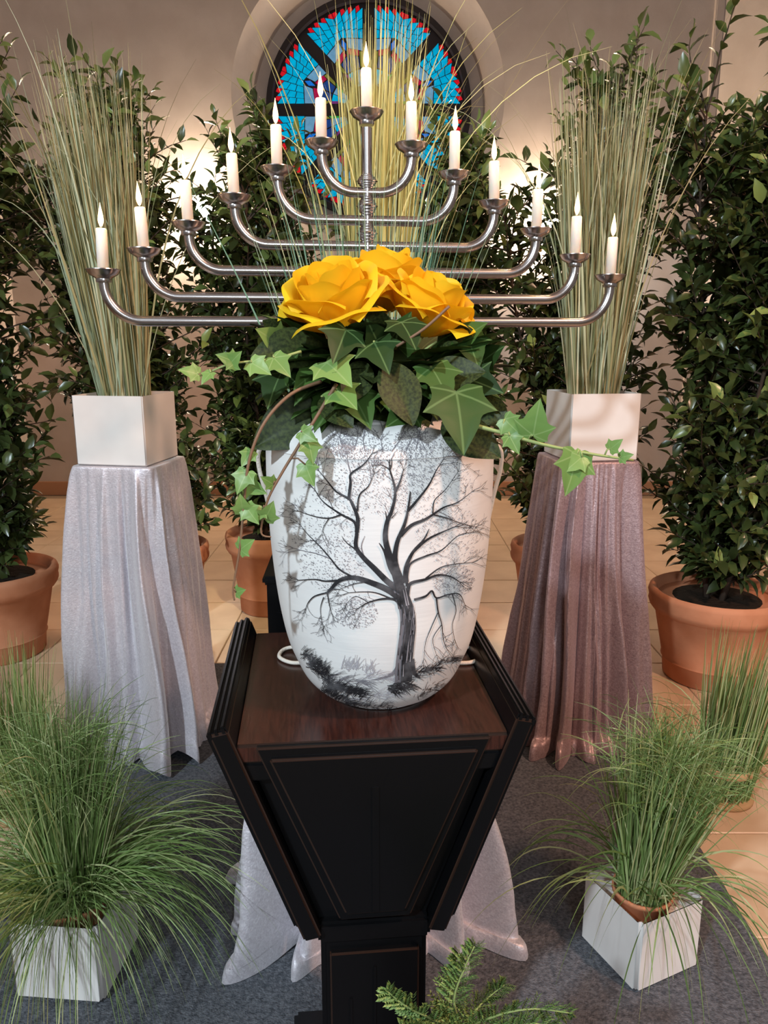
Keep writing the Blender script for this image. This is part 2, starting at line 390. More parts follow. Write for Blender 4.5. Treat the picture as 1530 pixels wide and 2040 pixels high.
def terracotta(parent, r, h):
    b = MB(); rb = r*0.68
    b.lathe([(0.001,0.0),(rb,0.0),(rb+0.006,0.006),(rb+(r-rb)*0.16,h*0.20),(rb+(r-rb)*0.18+0.004,h*0.215),(rb+(r-rb)*0.20,h*0.235),(r*0.90,h*0.74),(r*0.905+0.008,h*0.76),(r*0.93+0.012,h*0.80),(r*0.97+0.008,h*0.84),
             (r*1.0,h*0.88),(r*1.02,h*0.94),(r*1.0,h*0.985),(r*0.96,h),(r*0.90,h*0.98),(r*0.87,h*0.90)], 40)
    po = b.build('pot', M['pot'], parent, auto=50)
    b = MB(); b.lathe([(0.001,h*0.80),(r*0.88,h*0.80),(r*0.885,h*0.885),(r*0.5,h*0.91),(0.001,h*0.92)], 24); b.build('soil', M['soil'], po)

def shrub(label, base, r, h, top, wid, seed, nleaf, lean=0.0, leafsize=0.060, bare=0.03, wscale=None):
    rnd = random.Random(seed)
    t = thing('potted_shrub', label, 'shrub', base, 0, 'evergreen shrubs in terracotta pots')
    terracotta(t, r, h)
    wood = MB(); leaves = []
    H0 = h*0.88
    def env(z):    # half width at height z
        q = (z - H0)/(top - H0)
        e = wid*(0.72 + 0.40*q)*(1 if q < 0.85 else max(0.45, 1-0.55*((q-0.85)/0.15)**1.4))
        return e*(0.85+0.3*noise.noise(Vector((seed*3.1, z*4, 0))))
    nst = 4
    branches = []
    for s in range(nst):
        a0 = 2*pi*s/nst + rnd.uniform(-.4,.4)
        tp = top*rnd.uniform(0.80, 0.97) if s else top*0.985
        sp = wid*rnd.uniform(0.45, 0.9) if s else 0.03
        pts = []
        for i in range(13):
            q = i/12
            z = H0 + (tp - H0)*q
            x = cos(a0)*(0.02 + sp*q) + lean*q + 0.018*sin(q*9 + s*2); y = sin(a0)*(0.02 + sp*q*0.7) + 0.018*cos(q*8 + s)
            pts.append(Vector((x, y, z)))
        wood.tube(pts, [0.013*(1-0.8*i/12)*(1.25 if s == 0 else 0.8) for i in range(13)], 6)
        branches.append(pts)
    nbr = int(nleaf / 13 * 2.4)
    for k in range(nbr):
        st = branches[rnd.randrange(nst)] if rnd.random() > 0.3 else branches[0]
        q = bare + (1-bare)*rnd.random(); fi = q*11.99; i = int(fi); p = st[i].lerp(st[i+1], fi-i)
        a = rnd.uniform(0, 2*pi); e = env(p.z)
        ln = max(0.07, e*rnd.uniform(0.40, 0.95)*(1.45 if rnd.random() < 0.12 else 1))
        d = Vector((cos(a), sin(a)*0.85, rnd.uniform(0.25, 1.0))).normalized()
        if p.z > top*0.86: d = Vector((cos(a)*0.7, sin(a)*0.6, 1.0)).normalized(); ln = rnd.uniform(0.10, 0.30)
        pts = [p]; dd = d.copy(); m = 6
        for i in range(m):
            dd = (dd + Vector((rnd.uniform(-.18,.18), rnd.uniform(-.18,.18), rnd.uniform(-.12,.16)))).normalized()
            pts.append(pts[-1] + dd*ln/m)
        wood.tube(pts, [0.0038*(1-0.75*i/m) for i in range(m+1)], 4, False)
        nl = 13
        for l in range(nl):
            fq = 0.18 + 0.82*l/(nl-1); fi = fq*(m-0.01); i = int(fi); lp = pts[i].lerp(pts[i+1], fi-i)
            ax = (pts[i+1]-pts[i]).normalized()
            phi = l*2.4 + k; side = ax.orthogonal().normalized(); side.rotate(Matrix.Rotation(phi, 3, ax))
            ld = (side*1.0 + ax*rnd.uniform(0.3, 0.9) + Vector((0,0,rnd.uniform(-.35,.25)))).normalized()
            if l == nl-1: ld = (ax + side*0.3).normalized()
            sz = leafsize*rnd.uniform(0.6, 1.2)
            up = Vector((rnd.uniform(-.7,.7), rnd.uniform(-1.1,.4), 1.0))
            x = ld.cross(up).normalized(); z = x.cross(ld)
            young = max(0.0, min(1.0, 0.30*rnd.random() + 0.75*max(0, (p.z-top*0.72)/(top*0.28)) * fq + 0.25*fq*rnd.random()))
            leaves.append((lp, x, ld, z, sz, young))
    stem_o = wood.build('branches', M['bark'], t)
    # the leaves that show largest are objects of their own, the rest one mass
    bv = Vector(base)
    leaves.sort(key=lambda q: (bv + q[0]).y - 0.25*q[4]*10*abs(q[3].y))
    mass = MB(); mass.a = []
    for i, (lp, x, y, z, sz, yg) in enumerate(leaves):
        if i < 300:
            o = bpy.data.objects.new('leaf', leaf_me); COL.objects.link(o); o.parent = t
            o.matrix_local = Matrix(((x.x*sz, y.x*sz, z.x*sz, lp.x), (x.y*sz, y.y*sz, z.y*sz, lp.y), (x.z*sz, y.z*sz, z.z*sz, lp.z), (0,0,0,1)))
        else:
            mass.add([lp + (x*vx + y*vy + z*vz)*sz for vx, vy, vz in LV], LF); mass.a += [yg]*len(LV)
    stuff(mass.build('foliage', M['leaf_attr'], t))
    return t
def fbase(px, Y): p = at(px, 1000, Y); z = Y*CP + CAMH*SP; return ((px-765)/F*z, Y, 0.0)
shrub('tall leafy shrub in terracotta pot at the far left, left of the silver-draped pedestal', fbase(2, 2.48), 0.205, 0.30, 1.80, 0.37, 11, 2600)
shrub('leafy shrub in terracotta pot standing behind the silver-draped pedestal', fbase(335, 2.80), 0.165, 0.30, 1.78, 0.36, 12, 2600, lean=-0.16)
shrub('leafy shrub in terracotta pot behind the urn, under the left half of the round window', fbase(540, 2.92), 0.165, 0.32, 1.68, 0.31, 13, 2500)
shrub('leafy shrub behind the urn, under the right half of the round window', fbase(880, 2.96), 0.165, 0.32, 1.66, 0.29, 14, 2400)
shrub('leafy shrub in terracotta pot standing behind the mauve-draped pedestal', fbase(1100, 2.78), 0.165, 0.31, 1.84, 0.36, 15, 2500, lean=0.06)
shrub('tall dense shrub in large terracotta pot at the far right, beside the mauve drape', fbase(1412, 2.29), 0.20, 0.29, 1.84, 0.35, 16, 3000, lean=0.05)

# ================================================================== VELVET-DRAPED PEDESTALS
def ang_d(a, b_): return (a - b_ + pi) % (2*pi) - pi
def drape(label, base, rz, ztop, th, bh, m, seed, folds, nfold=11, amp=0.018, pool=0.02, hem=0.012, group='velvet-draped pedestals', flat=()):
    rnd = random.Random(seed); t = thing('draped_pedestal', label, 'pedestal', base, rz, group)
    NA, NV = 360, 64
    ph = [rnd.uniform(0, 2*pi) for _ in range(6)]
    def wave(a):      # rounded ridges with sharp valleys, uneven spacing
        p_ = nfold*0.5*a + ph[0] + 0.9*sin(2*a+ph[1]) + 0.5*sin(3*a+ph[3])
        return (abs(sin(p_))**0.75*2 - 1.2)*(0.6 + 0.4*sin(3*a + ph[2])) + 0.18*sin(nfold*2.0*a + ph[5])
    v = []; f = []
    def rad(a, n_):
        return 1.0/((abs(cos(a))**n_ + abs(sin(a))**n_)**(1.0/n_))
    for i in range(NV+1):
        q = i/NV
        for k in range(NA):
            a = 2*pi*k/NA
            if q < 0.03:
                r = th*rad(a, 14)*(0.985 + 0.015*q/0.03) ; z = ztop - 0.004*(q/0.03)**2
            else:
                w = (q-0.03)/0.97
                r = th*rad(a, 14)*(1-w) + (bh*rad(a, 3.2))*w
                fa = w**0.62
                dmp = 1.0
                for (af, wf) in flat: dmp *= 1 - 0.8*exp(-(ang_d(a, af)/wf)**2)*(1-w*0.6)
                r += amp*fa*wave(a)*dmp
                for af, wf, A in folds: r += A*fa*exp(-(ang_d(a + 0.05*sin(6*w), af)/(wf*(0.55+0.45*w)))**2)
                hz = hem*(1 + sin(3*a+ph[4])) * (0.5 + 0.5*sin(nfold*a + ph[5]))
                z = (ztop-0.004)*(1-w) + hz*w
                if w > 0.93:
                    g = (w-0.93)/0.07; r += pool*sin(g*pi*0.62)*(0.55 + 0.45*sin(nfold*a+ph[1])) ; z = z + 0.010*sin(g*pi)*(1+sin(5*a))
                z += 0.0025*noise.noise(Vector((cos(a)*8, sin(a)*8, w*14+seed)))
                r += 0.004*w*noise.noise(Vector((cos(a)*5+seed, sin(a)*5, w*9)))
            z = max(z, 0.0095)
            v.append((r*cos(a), r*sin(a), z))
    for i in range(NV):
        for k in range(NA):
            k2 = (k+1) % NA; f.append((i*NA+k, (i+1)*NA+k, (i+1)*NA+k2, i*NA+k2))
    f.append(tuple(range(NA)))
    b = MB(); b.add(v, f); b.build('velvet_cloth', m, t, auto=70)
    b = MB(); c = th*0.80; b.box(-c, c, -c, c, 0.0085, ztop-0.006); b.build('pedestal_core', M['lacquer'], t, smooth=False)
    return t
cor = [pi/4, 3*pi/4, -pi/4, -3*pi/4]
PL = at(247, 923, 1.78)     # front bottom edge centre of left planter
ZP = 0.755
LP = (-0.628, 1.885, 0.0); RP = (0.520, 1.955, 0.0)
drape('pedestal left of the urn draped in silver-lilac velvet', LP, radians(-9), ZP, 0.103, 0.140, M['velvet_silver'], 3,
      [(-1.02, 0.12, 0.095), (-0.62, 0.09, 0.060), (-0.25, 0.11, 0.03), (-3*pi/4, 0.15, 0.065), (pi/4, 0.2, 0.04), (3*pi/4, 0.2, 0.04), (-2.75, 0.10, 0.035), (-1.72, 0.09, 0.030), (-0.82, 0.07, -0.030), (-0.44, 0.07, -0.028), (-1.30, 0.08, -0.03), (-2.1, 0.07, -0.03)],
      17, 0.024, 0.012, 0.02, flat=[(-1.75, 0.40)])
drape('pedestal right of the urn draped in dusty mauve velvet', RP, radians(8), ZP, 0.100, 0.160, M['velvet_mauve'], 8,
      [(-3*pi/4, 0.12, 0.040), (-3*pi/4+0.28, 0.07, 0.045), (-3*pi/4-0.35, 0.10, 0.03), (-pi/4, 0.14, 0.04), (-pi/2+0.30, 0.09, 0.035), (-pi/2-0.1, 0.06, 0.035), (-3*pi/4+0.14, 0.05, -0.04), (-3*pi/4-0.18, 0.06, -0.035), (-pi/2+0.08, 0.06, -0.03), (-pi/4-0.25, 0.07, -0.035), (pi/4, 0.2, 0.03), (3*pi/4, 0.2, 0.04)],
      21, 0.024, 0.034, 0.006)
MP = (-0.030, 1.345, 0.0)
drape('low stand behind the black urn pedestal draped in silver velvet', MP, radians(4), 0.50, 0.165, 0.210, M['velvet_silver'], 21,
      [(-3*pi/4, 0.10, 0.115), (-pi/4, 0.12, 0.085), (-3*pi/4+0.30, 0.08, 0.05), (-pi/4-0.3, 0.08, 0.05), (-3*pi/4-0.3, 0.08, 0.05), (-pi/4+0.3, 0.08, 0.05), (-3*pi/4+0.15, 0.05, -0.05), (-3*pi/4-0.15, 0.05, -0.05), (-pi/4-0.15, 0.05, -0.05), (-pi/4+0.15, 0.05, -0.05), (pi/4, 0.2, 0.05), (3*pi/4, 0.2, 0.05), (pi, .15, .03), (0.0, .12, .03)],
      19, 0.028, 0.030, 0.010)
drape('velvet-draped pedestal behind the urn, under the golden grass planter', (-0.02, 2.08, 0), 0, ZP, 0.10, 0.135, M['velvet_silver'], 33, [(c, .2, .03) for c in cor], 11, 0.012, 0.01, 0.01)

# ================================================================== GRASSES
def blades(mb, rnd, n, base_fn, dir_fn, len_fn, wid, droop_fn, seg=8, kink=0.0):
    for i in range(n):
        p = Vector(base_fn(rnd)); d = Vector(dir_fn(rnd, p)).normalized(); ln = len_fn(rnd); dr = droop_fn(rnd)
        w = wid*rnd.uniform(0.6, 1.3); a = rnd.uniform(0, pi); c = rnd.random()
        side0 = Vector((cos(a), sin(a), 0))
        pts = [p.copy()]; dirs = [d.copy()]
        wob = Vector((rnd.uniform(-1,1), rnd.uniform(-1,1), 0))*kink
        for s in range(seg):
            q = (s+1)/seg
            h = Vector((d.x, d.y, 0)); h = h.normalized() if h.length > 1e-4 else side0
            d = (d + (h*0.35 - Vector((0,0,1)))*dr*q*2.0/seg + wob*sin(q*5)/seg).normalized()
            p = p + d*ln/seg; p.z = max(p.z, 0.004); pts.append(p.copy()); dirs.append(d.copy())
        n0 = len(mb.v); vs = []
        for s in range(seg+1):
            q = s/seg; ww = w*0.5*(1-q**2.2)*(0.75+0.25*min(1, q*6)) + 0.0002
            sd = dirs[s].cross(side0)
            sd = sd.normalized() if sd.length > 1e-3 else side0
            vs += [tuple(pts[s]-sd*ww), tuple(pts[s]+sd*ww)]
        mb.add(vs, [(2*s, 2*s+1, 2*s+3, 2*s+2) for s in range(seg)])
        mb.a += [c]*len(vs)
def planter_box(parent, s, h, wall=0.012, bev=0.004):
    bm = bmesh.new(); bmesh.ops.create_cube(bm, size=1)
    for v in bm.verts: v.co = Vector((v.co.x*s, v.co.y*s, (v.co.z+0.5)*h))
    top = [f for f in bm.faces if f.normal.z > 0.5]
    r = bmesh.ops.inset_region(bm, faces=top, thickness=wall)
    bmesh.ops.translate(bm, verts=list({v for f in top for v in f.verts}), vec=(0, 0, -h*0.35))
    es = [e for e in bm.edges if len(e.link_faces) == 2 and e.calc_face_angle(0) > 0.5]
    bmesh.ops.bevel(bm, geom=es, offset=bev, segments=3, affect='EDGES')
    me = bpy.data.meshes.new('planter_box'); bm.to_mesh(me); bm.free()
    me.polygons.foreach_set('use_smooth', [True]*len(me.polygons))
    o = obj('planter_box', me, M['planter'], parent); wn = o.modifiers.new('normals', 'WEIGHTED_NORMAL'); wn.weight = 90; return o
def upright_grass(label, loc, rz, s, nblade, L0, L1, lean, spread, m, seed, extra=40, wid=0.0036, squash=1.0):
    rnd = random.Random(seed); t = thing('potted_grass', label, 'grass plant', loc, rz, 'tall dry grasses in square planters')
    pb = planter_box(t, s, s*0.95)
    b = MB(); b.box(-s*0.43, s*0.43, -s*0.43, s*0.43, s*0.62, s*0.80); b.build('soil', M['soil'], pb, smooth=False)
    g = MB(); g.a = []
    R = s*0.36
    def base(r): a = r.uniform(0, 2*pi); q = sqrt(r.random())*R; return (q*cos(a), q*sin(a)*0.8, s*0.80)
    def dirf(r, p): return (p.x/R*spread + lean + r.gauss(0, .045*squash), p.y/R*spread*0.7 + r.gauss(0, .04), 1.0)
    blades(g, rnd, nblade, base, dirf, lambda r: L0 + (L1-L0)*r.random()**1.35, wid, lambda r: 0.02 + 0.10*r.random()**3, 9, 0.05)
    blades(g, rnd, extra, base, lambda r, p: (p.x/R*spread*1.4 + lean + r.gauss(0,.10), r.gauss(0,.10), 1.0), lambda r: L1*r.uniform(0.8, 1.12), wid*0.7, lambda r: r.uniform(0.3, 1.4), 12, 0.1)
    stuff(g.build('blades', m, t)); return t
S1 = 0.178
upright_grass('tall dry grass in white cube planter on the silver-draped pedestal', (LP[0]-0.002, LP[1], ZP+0.001), radians(-9), S1, 950, 0.32, 0.80, -0.070, 0.050, M['straw'], 41, 45, wid=0.0046)
upright_grass('tall dry grass in white cube planter on the mauve-draped pedestal', (RP[0]+0.005, RP[1], ZP+0.001), radians(8), S1, 820, 0.30, 0.80, -0.005, 0.070, M['straw'], 42, 40, wid=0.0044)
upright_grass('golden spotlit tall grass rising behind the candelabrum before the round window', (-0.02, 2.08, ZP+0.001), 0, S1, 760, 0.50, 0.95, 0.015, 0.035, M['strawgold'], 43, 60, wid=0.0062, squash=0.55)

def fountain_grass(label, loc, rz, s, nup, narch, Lup, m, seed, lean=(0,0), wid=0.0021, inner=0.30, arch=(0.20, 0.36), side=None, arch_w=None):
    rnd = random.Random(seed); t = thing('fountain_grass', label, 'grass plant', loc, rz, 'green grasses in low white planters')
    planter_box(t, s, s*1.0, wall=0.014, bev=0.007)
    b = MB(); b.lathe([(0.001,s*0.62),(s*0.30,s*0.62),(s*0.345,s*0.86),(s*0.365,s*0.87),(s*0.365,s*0.92),(s*0.34,s*0.92),(s*0.33,s*0.86),(0.001,s*0.85)], 28); b.build('inner_pot', M['pot'], t)
    g = MB(); g.a = []; R = s*inner
    cz, sz_ = cos(-rz), sin(-rz); lx, ly = lean[0]*cz - lean[1]*sz_, lean[0]*sz_ + lean[1]*cz
    def base(r): a = r.uniform(0, 2*pi); q = sqrt(r.random())*R; return (q*cos(a), q*sin(a), s*0.86)
    blades(g, rnd, nup, base, lambda r, p: (p.x/R*0.12 + lx + r.gauss(0,.07), p.y/R*0.12 + ly + r.gauss(0,.07), 1), lambda r: Lup*(0.45 + 0.55*r.random()), wid, lambda r: 0.05 + 0.55*r.random()**2.5, 8, 0.25)
    def adir(r, p):
        a = r.uniform(0, 2*pi) if side is None else r.gauss(side[0]-rz, side[1]) if r.random() < side[2] else r.uniform(0, 2*pi)
        k = r.uniform(0.5, 1.3); return (cos(a)*k, sin(a)*k, 1.0)
    blades(g, rnd, narch, base, adir, lambda r: r.uniform(*arch), wid*1.05, lambda r: r.uniform(1.3, 4.2), 14, 0.15)
    # wispy curled tips at the crown
    blades(g, rnd, nup//2, lambda r: (r.gauss(lx*Lup*0.7, .03), r.gauss(ly*Lup*0.7, .03), s*0.86 + Lup*r.uniform(0.45, 0.75)), lambda r, p: (r.gauss(0, .6), r.gauss(0, .6), 0.8), lambda r: r.uniform(0.06, 0.17), wid*0.6, lambda r: r.uniform(0.2, 1.8), 8, 0.6)
    stuff(g.build('blades', m, t)); return t
c = fl(222, 2010); sF = 0.150
fountain_grass('arching green grass in white planter at the lower left corner of the carpet', (c.x - sF/2 - 0.004, c.y + sF/2 + 0.004, 0.0085), radians(-5), sF, 1000, 950, 0.38, M['grass'], 51, lean=(0.02, 0.0), arch=(0.20, 0.39), wid=0.0021)
pl, pf, pr = fl(1157, 1882), fl(1270, 1988), fl(1390, 1935)
cc = (pl + pr)/2; sR = 0.140
fountain_grass('green grass in white cube planter standing cornerwise at the lower right', (cc.x, cc.y + 0.005, 0.0085), radians(25), sR, 950, 110, 0.34, M['grass'], 52, lean=(0.10, 0.0), arch=(0.20, 0.34), inner=0.30, wid=0.0028)

def sheaf(label, loc, r, h, m, seed, lean, n=420):
    rnd = random.Random(seed); t = thing('grass_sheaf', label, 'grass plant', loc, 0, 'standing sheaves of green grass')
    b = MB(); b.lathe([(0.001,0),(r*1.12,0),(r*1.14,0.006),(r*1.1,0.014),(0.001,0.015)], 28); b.build('base_plate', M['raffia'], t)
    b = MB(); z = h*0.20; b.lathe([(r*1.04,z),(r*1.10,z+0.003),(r*1.11,z+0.016),(r*1.05,z+0.02)], 28); b.f = b.f[:-2]; b.build('raffia_band', M['raffia'], t)
    g = MB(); g.a = []
    def base(rr): a = rr.uniform(0, 2*pi); q = (rr.random()**0.35)*r; return (q*cos(a), q*sin(a), 0.012)
    blades(g, rnd, n, base, lambda rr, p: (p.x*0.9 + lean*0.7 + rr.gauss(0,.03), p.y*0.9 + rr.gauss(0,.03), 1), lambda rr: h*rr.uniform(0.6, 1.12), 0.0032, lambda rr: 0.03 + 0.25*rr.random()**3, 8, 0.15)
    blades(g, rnd, n//8, lambda rr: (rr.uniform(-r, r), rr.uniform(-r, r), h*0.25), lambda rr, p: (p.x*14 + rr.gauss(0,.3), p.y*14+rr.gauss(0,.3), 1), lambda rr: rr.uniform(0.15, 0.3), 0.0026, lambda rr: rr.uniform(1.0, 3.0), 10, 0.2)
    stuff(g.build('blades', m, t)); return t
p = fl(8, 1640); sheaf('bound sheaf of green grass on the tiles at the left edge', (p.x, p.y+0.06, 0), 0.070, 0.36, M['grass'], 61, 0.0)
p = fl(1435, 1610); sheaf('bound sheaf of bright green grass on the tiles at the right edge', (p.x+0.025, p.y+0.05, 0), 0.060, 0.37, M['grass'], 62, 0.14, 520)

# ================================================================== BLACK URN PEDESTAL
YAW = radians(5.5)
corner = [fl(468, 1478, 0.63), fl(1020, 1468, 0.63), fl(509, 1256, 0.63)]
TW = (corner[1]-corner[0]).length; TD = (corner[2]-corner[0]).length
ctr = (corner[1] + corner[2])/2
PED = Vector((ctr.x, ctr.y, 0.0))
ped = thing('urn_pedestal', 'tapering black wooden pedestal with moulded sides carrying the urn', 'pedestal', (PED.x, PED.y, 0.0085), YAW)
hw_, hd = TW/2, TD/2
ZB = 0.63 - 0.0085
def part(name, fn, m=None, bev=0.003, par=None, edge=None): b = MB(); fn(b); return b.build(name, m or M['lacquer'], par or ped, smooth=False, bevel=bev, edge=edge)
part('top_board', lambda b: b.box(-hw_, hw_, -hd, hd, ZB-0.022, ZB), M['board'], 0.003, edge=M['edgewood'])
part('top_frame', lambda b: b.prism([(-hw_+0.004, ZB-0.045), (hw_-0.004, ZB-0.045), (hw_-0.004, ZB-0.022), (-hw_+0.004, ZB-0.022)], -hd+0.002, hd-0.002))
ZS = 0.385; hs = 0.062
part('body', lambda b: b.prism([(-hs, ZS), (hs, ZS), (hw_-0.02, ZB-0.045), (-hw_+0.02, ZB-0.045)], -hd+0.016, hd-0.016))
# front and back raised panels with stepped moulding
for s, y0 in ((-1, -hd+0.016), (1, hd-0.016)):
    def panel(k, inset, d0, d1):
        zt = ZB-0.002 - inset; zb = ZS+0.016 + inset
        xt = hw_-0.022 - inset*1.3; xb = hs-0.022 - inset*0.6
        ya, yb = sorted((y0 + s*d0, y0 + s*d1))
        return lambda b: b.prism([(-xb, zb), (xb, zb), (xt, zt), (-xt, zt)], ya, yb)
    fp = part('front_panel' if s < 0 else 'back_panel', panel(0, 0.0, 0.0, 0.020), bev=0.002, edge=M['edgewood'])
    part('panel_moulding', panel(1, 0.011, 0.018, 0.026), bev=0.0025, par=fp, edge=M['edgewood'])
    y1 = y0 + s*0.026
    part('panel_rib', lambda b: b.box(-0.0045, 0.0045, min(y1-s*.001, y1+s*0.0012), max(y1-s*.001, y1+s*0.0012), ZS+0.03, ZB-0.05), bev=0.0008, par=fp)
# slanted side planks with fluted top rail
for s in (-1, 1):
    def plank(off, th, zlo, zhi, ya, yb):
        # a slat following the slope of the side, offset outwards
        def X(z): return hs + 0.002 + (hw_ - 0.002 - hs)*(z - ZS)/(ZB - ZS)
        def fn(b):
            poly = [(X(zlo)+off, zlo), (X(zlo)+off+th, zlo-0.004), (X(zhi)+off+th, zhi-0.004), (X(zhi)+off, zhi)]
            if s < 0: poly = [(-x, z) for x, z in poly][::-1]
            b.prism(poly, ya, yb)
        return fn
    ex = ZB + 0.020
    sp_ = part('side_plank', plank(-0.002, 0.020, ZS-0.004, ex, -hd-0.006, hd+0.004), bev=0.0025, edge=M['edgewood'])
    part('side_moulding', plank(0.016, 0.007, ZS+0.01, ex-0.006, -hd-0.002, hd), bev=0.003, par=sp_)
    for q in range(3):
        o0 = -0.001 + q*0.0080
        part('rail_flute', plank(o0, 0.0068, ex-0.010, ex+0.006-q*0.003, -hd-0.004, hd+0.002), bev=0.0022, par=sp_)
part('collar', lambda b: b.box(-hs-0.003, hs+0.003, -hd+0.004, hd-0.004, ZS-0.022, ZS+0.006), bev=0.004)
sh = part('shaft', lambda b: b.box(-hs, hs, -hd+0.012, hd-0.095, 0.03, ZS-0.016), bev=0.006)
part('shaft_panel', lambda b: b.box(-hs+0.010, hs-0.010, -hd+0.005, -hd+0.014, 0.08, ZS-0.036), bev=0.002, par=sh, edge=M['edgewood'])
for x in (-0.028, 0.0, 0.028):
    part('shaft_rib', lambda b: b.box(x-0.002, x+0.002, -hd+0.003, -hd+0.008, 0.10, ZS-0.055 - abs(x)*1.5), bev=0.001, par=sh)
part('plinth', lambda b: b.box(-0.105, 0.105, -hd-0.03, hd-0.075, 0.0, 0.032), bev=0.006)


# ================================================================== URN
UC = Vector((((757-765)/F)*0.94, 0.880, 0.630)); 
UC.x = (757-765)/F*0.92
prof_body = [(0.001,0.0),(0.054,0.0),(0.062,0.003),(0.075,0.010),(0.0905,0.026),(0.101,0.047),(0.1105,0.072),(0.1175,0.104),(0.1228,0.140),(0.1272,0.185),(0.1297,0.235),(0.1303,0.270),(0.1298,0.301),(0.1285,0.3035),(0.10,0.302)]
prof_lid = [(0.120,0.3025),(0.1290,0.3030),(0.1296,0.3060),(0.1275,0.3140),(0.1200,0.3230),(0.1060,0.3330),(0.1010,0.3350),(0.0985,0.3372),(0.0900,0.3390),(0.05,0.3470),(0.018,0.3500),(0.001,0.3505)]
def catmull(prof, n=5):
    P_ = [Vector((r, z, 0)) for r, z in prof]; return [(max(0.0005, q.x), q.y) for q in smooth_path(P_, n)]
urn = thing('urn', 'large white urn hand-painted with a bare black tree', 'urn', UC, 0)
b = MB(); b.lathe(catmull(prof_body, 4), 96); b.build('urn_body', M['urnwhite'], urn, auto=40)
b = MB(); b.lathe(catmull(prof_lid, 3), 96); b.build('lid', M['urnwhite'], urn, auto=40)
# painting: strokes traced over the urn and laid on its surface
full = [q for q in catmull(prof_body, 4)[4:49]] + [q for q in catmull(prof_lid, 3)[6:25]]
UT = []
for i in range(1024):
    z = 0.35*i/1023; r_ = 0.0
    for (ra, za), (rb2, zb2) in zip(full, full[1:]):
        if za <= z <= zb2: r_ = ra + (rb2-ra)*(z-za)/max(1e-6, zb2-za); break
    UT.append(r_)
def urn_r(z):
    i = int(z/0.35*1023 + 0.5); return UT[i] if 0 <= i < 1024 else 0.0
def on_urn(px, py):
    r = ray(px, py); ox, oy, oz = -UC.x, -UC.y, CAMH - UC.z; rx, ry, rz = r
    def inside(t):
        rr = urn_r(oz + rz*t); x, y = ox + rx*t, oy + ry*t
        return rr > 0 and x*x + y*y < rr*rr
    t = 0.66
    while t < 0.98:
        if inside(t):
            lo, hi = t - 0.006, t
            for _ in range(9):
                md = (lo+hi)/2
                if inside(md): hi = md
                else: lo = md
            return Vector((ox + rx*hi, oy + ry*hi, oz + rz*hi))
        t += 0.006
    return None
def zz(x, y): return (480 + x/2.833, 820 + y/2.833)
strokes = {'paint': MB(), 'paint2': MB(), 'paint3': MB()}
layer = {'paint': 0.0012, 'paint2': 0.0009, 'paint3': 0.0007}
def stroke(pts, w0, w1, key='paint'):
    pts = [Vector((x, y, 0)) for x, y in pts]
    sp = smooth_path(pts, 4) if len(pts) > 2 else [pts[0].lerp(pts[1], k/3) for k in range(4)]
    P3 = []
    for i, p in enumerate(sp):
        q = on_urn(*zz(p.x, p.y))
        if q is not None: P3.append((q, w0 + (w1-w0)*i/(len(sp)-1)))
    if len(P3) < 2: return
    vs = []
    for i, (q, w) in enumerate(P3):
        t = (P3[min(i+1, len(P3)-1)][0] - P3[max(i-1, 0)][0]); 
        n_ = Vector((q.x, q.y, 0.0)).normalized()
        if q.z < 0.08: n_ = (n_ + Vector((0,0,-0.9*(0.08-q.z)/0.08))).normalized()
        if q.z > 0.306: n_ = (n_ + Vector((0,0,0.9))).normalized()
        sd = t.cross(n_); sd = sd.normalized() if sd.length > 1e-9 else Vector((1,0,0))
        ww = w/2.833*0.80/F/2
        c_ = q + n_*layer[key]
        vs += [tuple(c_ - sd*ww), tuple(c_ + n_*0.00015), tuple(c_ + sd*ww)]
    f = []
    for i in range(len(P3)-1): f += [(3*i,3*i+1,3*i+4,3*i+3), (3*i+1,3*i+2,3*i+5,3*i+4)]
    strokes[key].add(vs, f)
rt = random.Random(99)
def twigs(p, ang, ln, w, depth, key):
    x, y = p; pts = [p]; a = ang
    for i in range(3):
        a += rt.uniform(-.25, .25); x += cos(a)*ln/3; y += sin(a)*ln/3; pts.append((x, y))
    stroke(pts, w, max(1.6, w*0.5), key)
    if depth > 0:
        for s in (-1, 1):
            if rt.random() < 0.85:
                k = rt.choice((1, 2)); twigs(pts[k+1] if rt.random() < .5 else pts[k], a + s*rt.uniform(.3, .75), ln*rt.uniform(.5, .8), max(1.8, w*0.6), depth-1, key if rt.random() < .7 else 'paint2')
def limb(pts, w0, w1, tw=2, key='paint'):
    stroke(pts, w0, w1, key)
    if tw:
        (x0, y0), (x1, y1) = pts[-2], pts[-1]; a = atan2(y1-y0, x1-x0)
        for s in (-.5, 0, .5): twigs(pts[-1], a + s + rt.uniform(-.2,.2), rt.uniform(45, 85), max(2.4, w1*0.9), tw, key)
        for (xa, ya), (xb, yb) in list(zip(pts, pts[1:]))[len(pts)//2:]:
            a = atan2(yb-ya, xb-xa); 
            twigs(((xa+xb)/2, (ya+yb)/2), a + rt.choice((-1,1))*rt.uniform(.4,.9), rt.uniform(45, 95), 3.2, tw, 'paint2' if rt.random() < .5 else key)
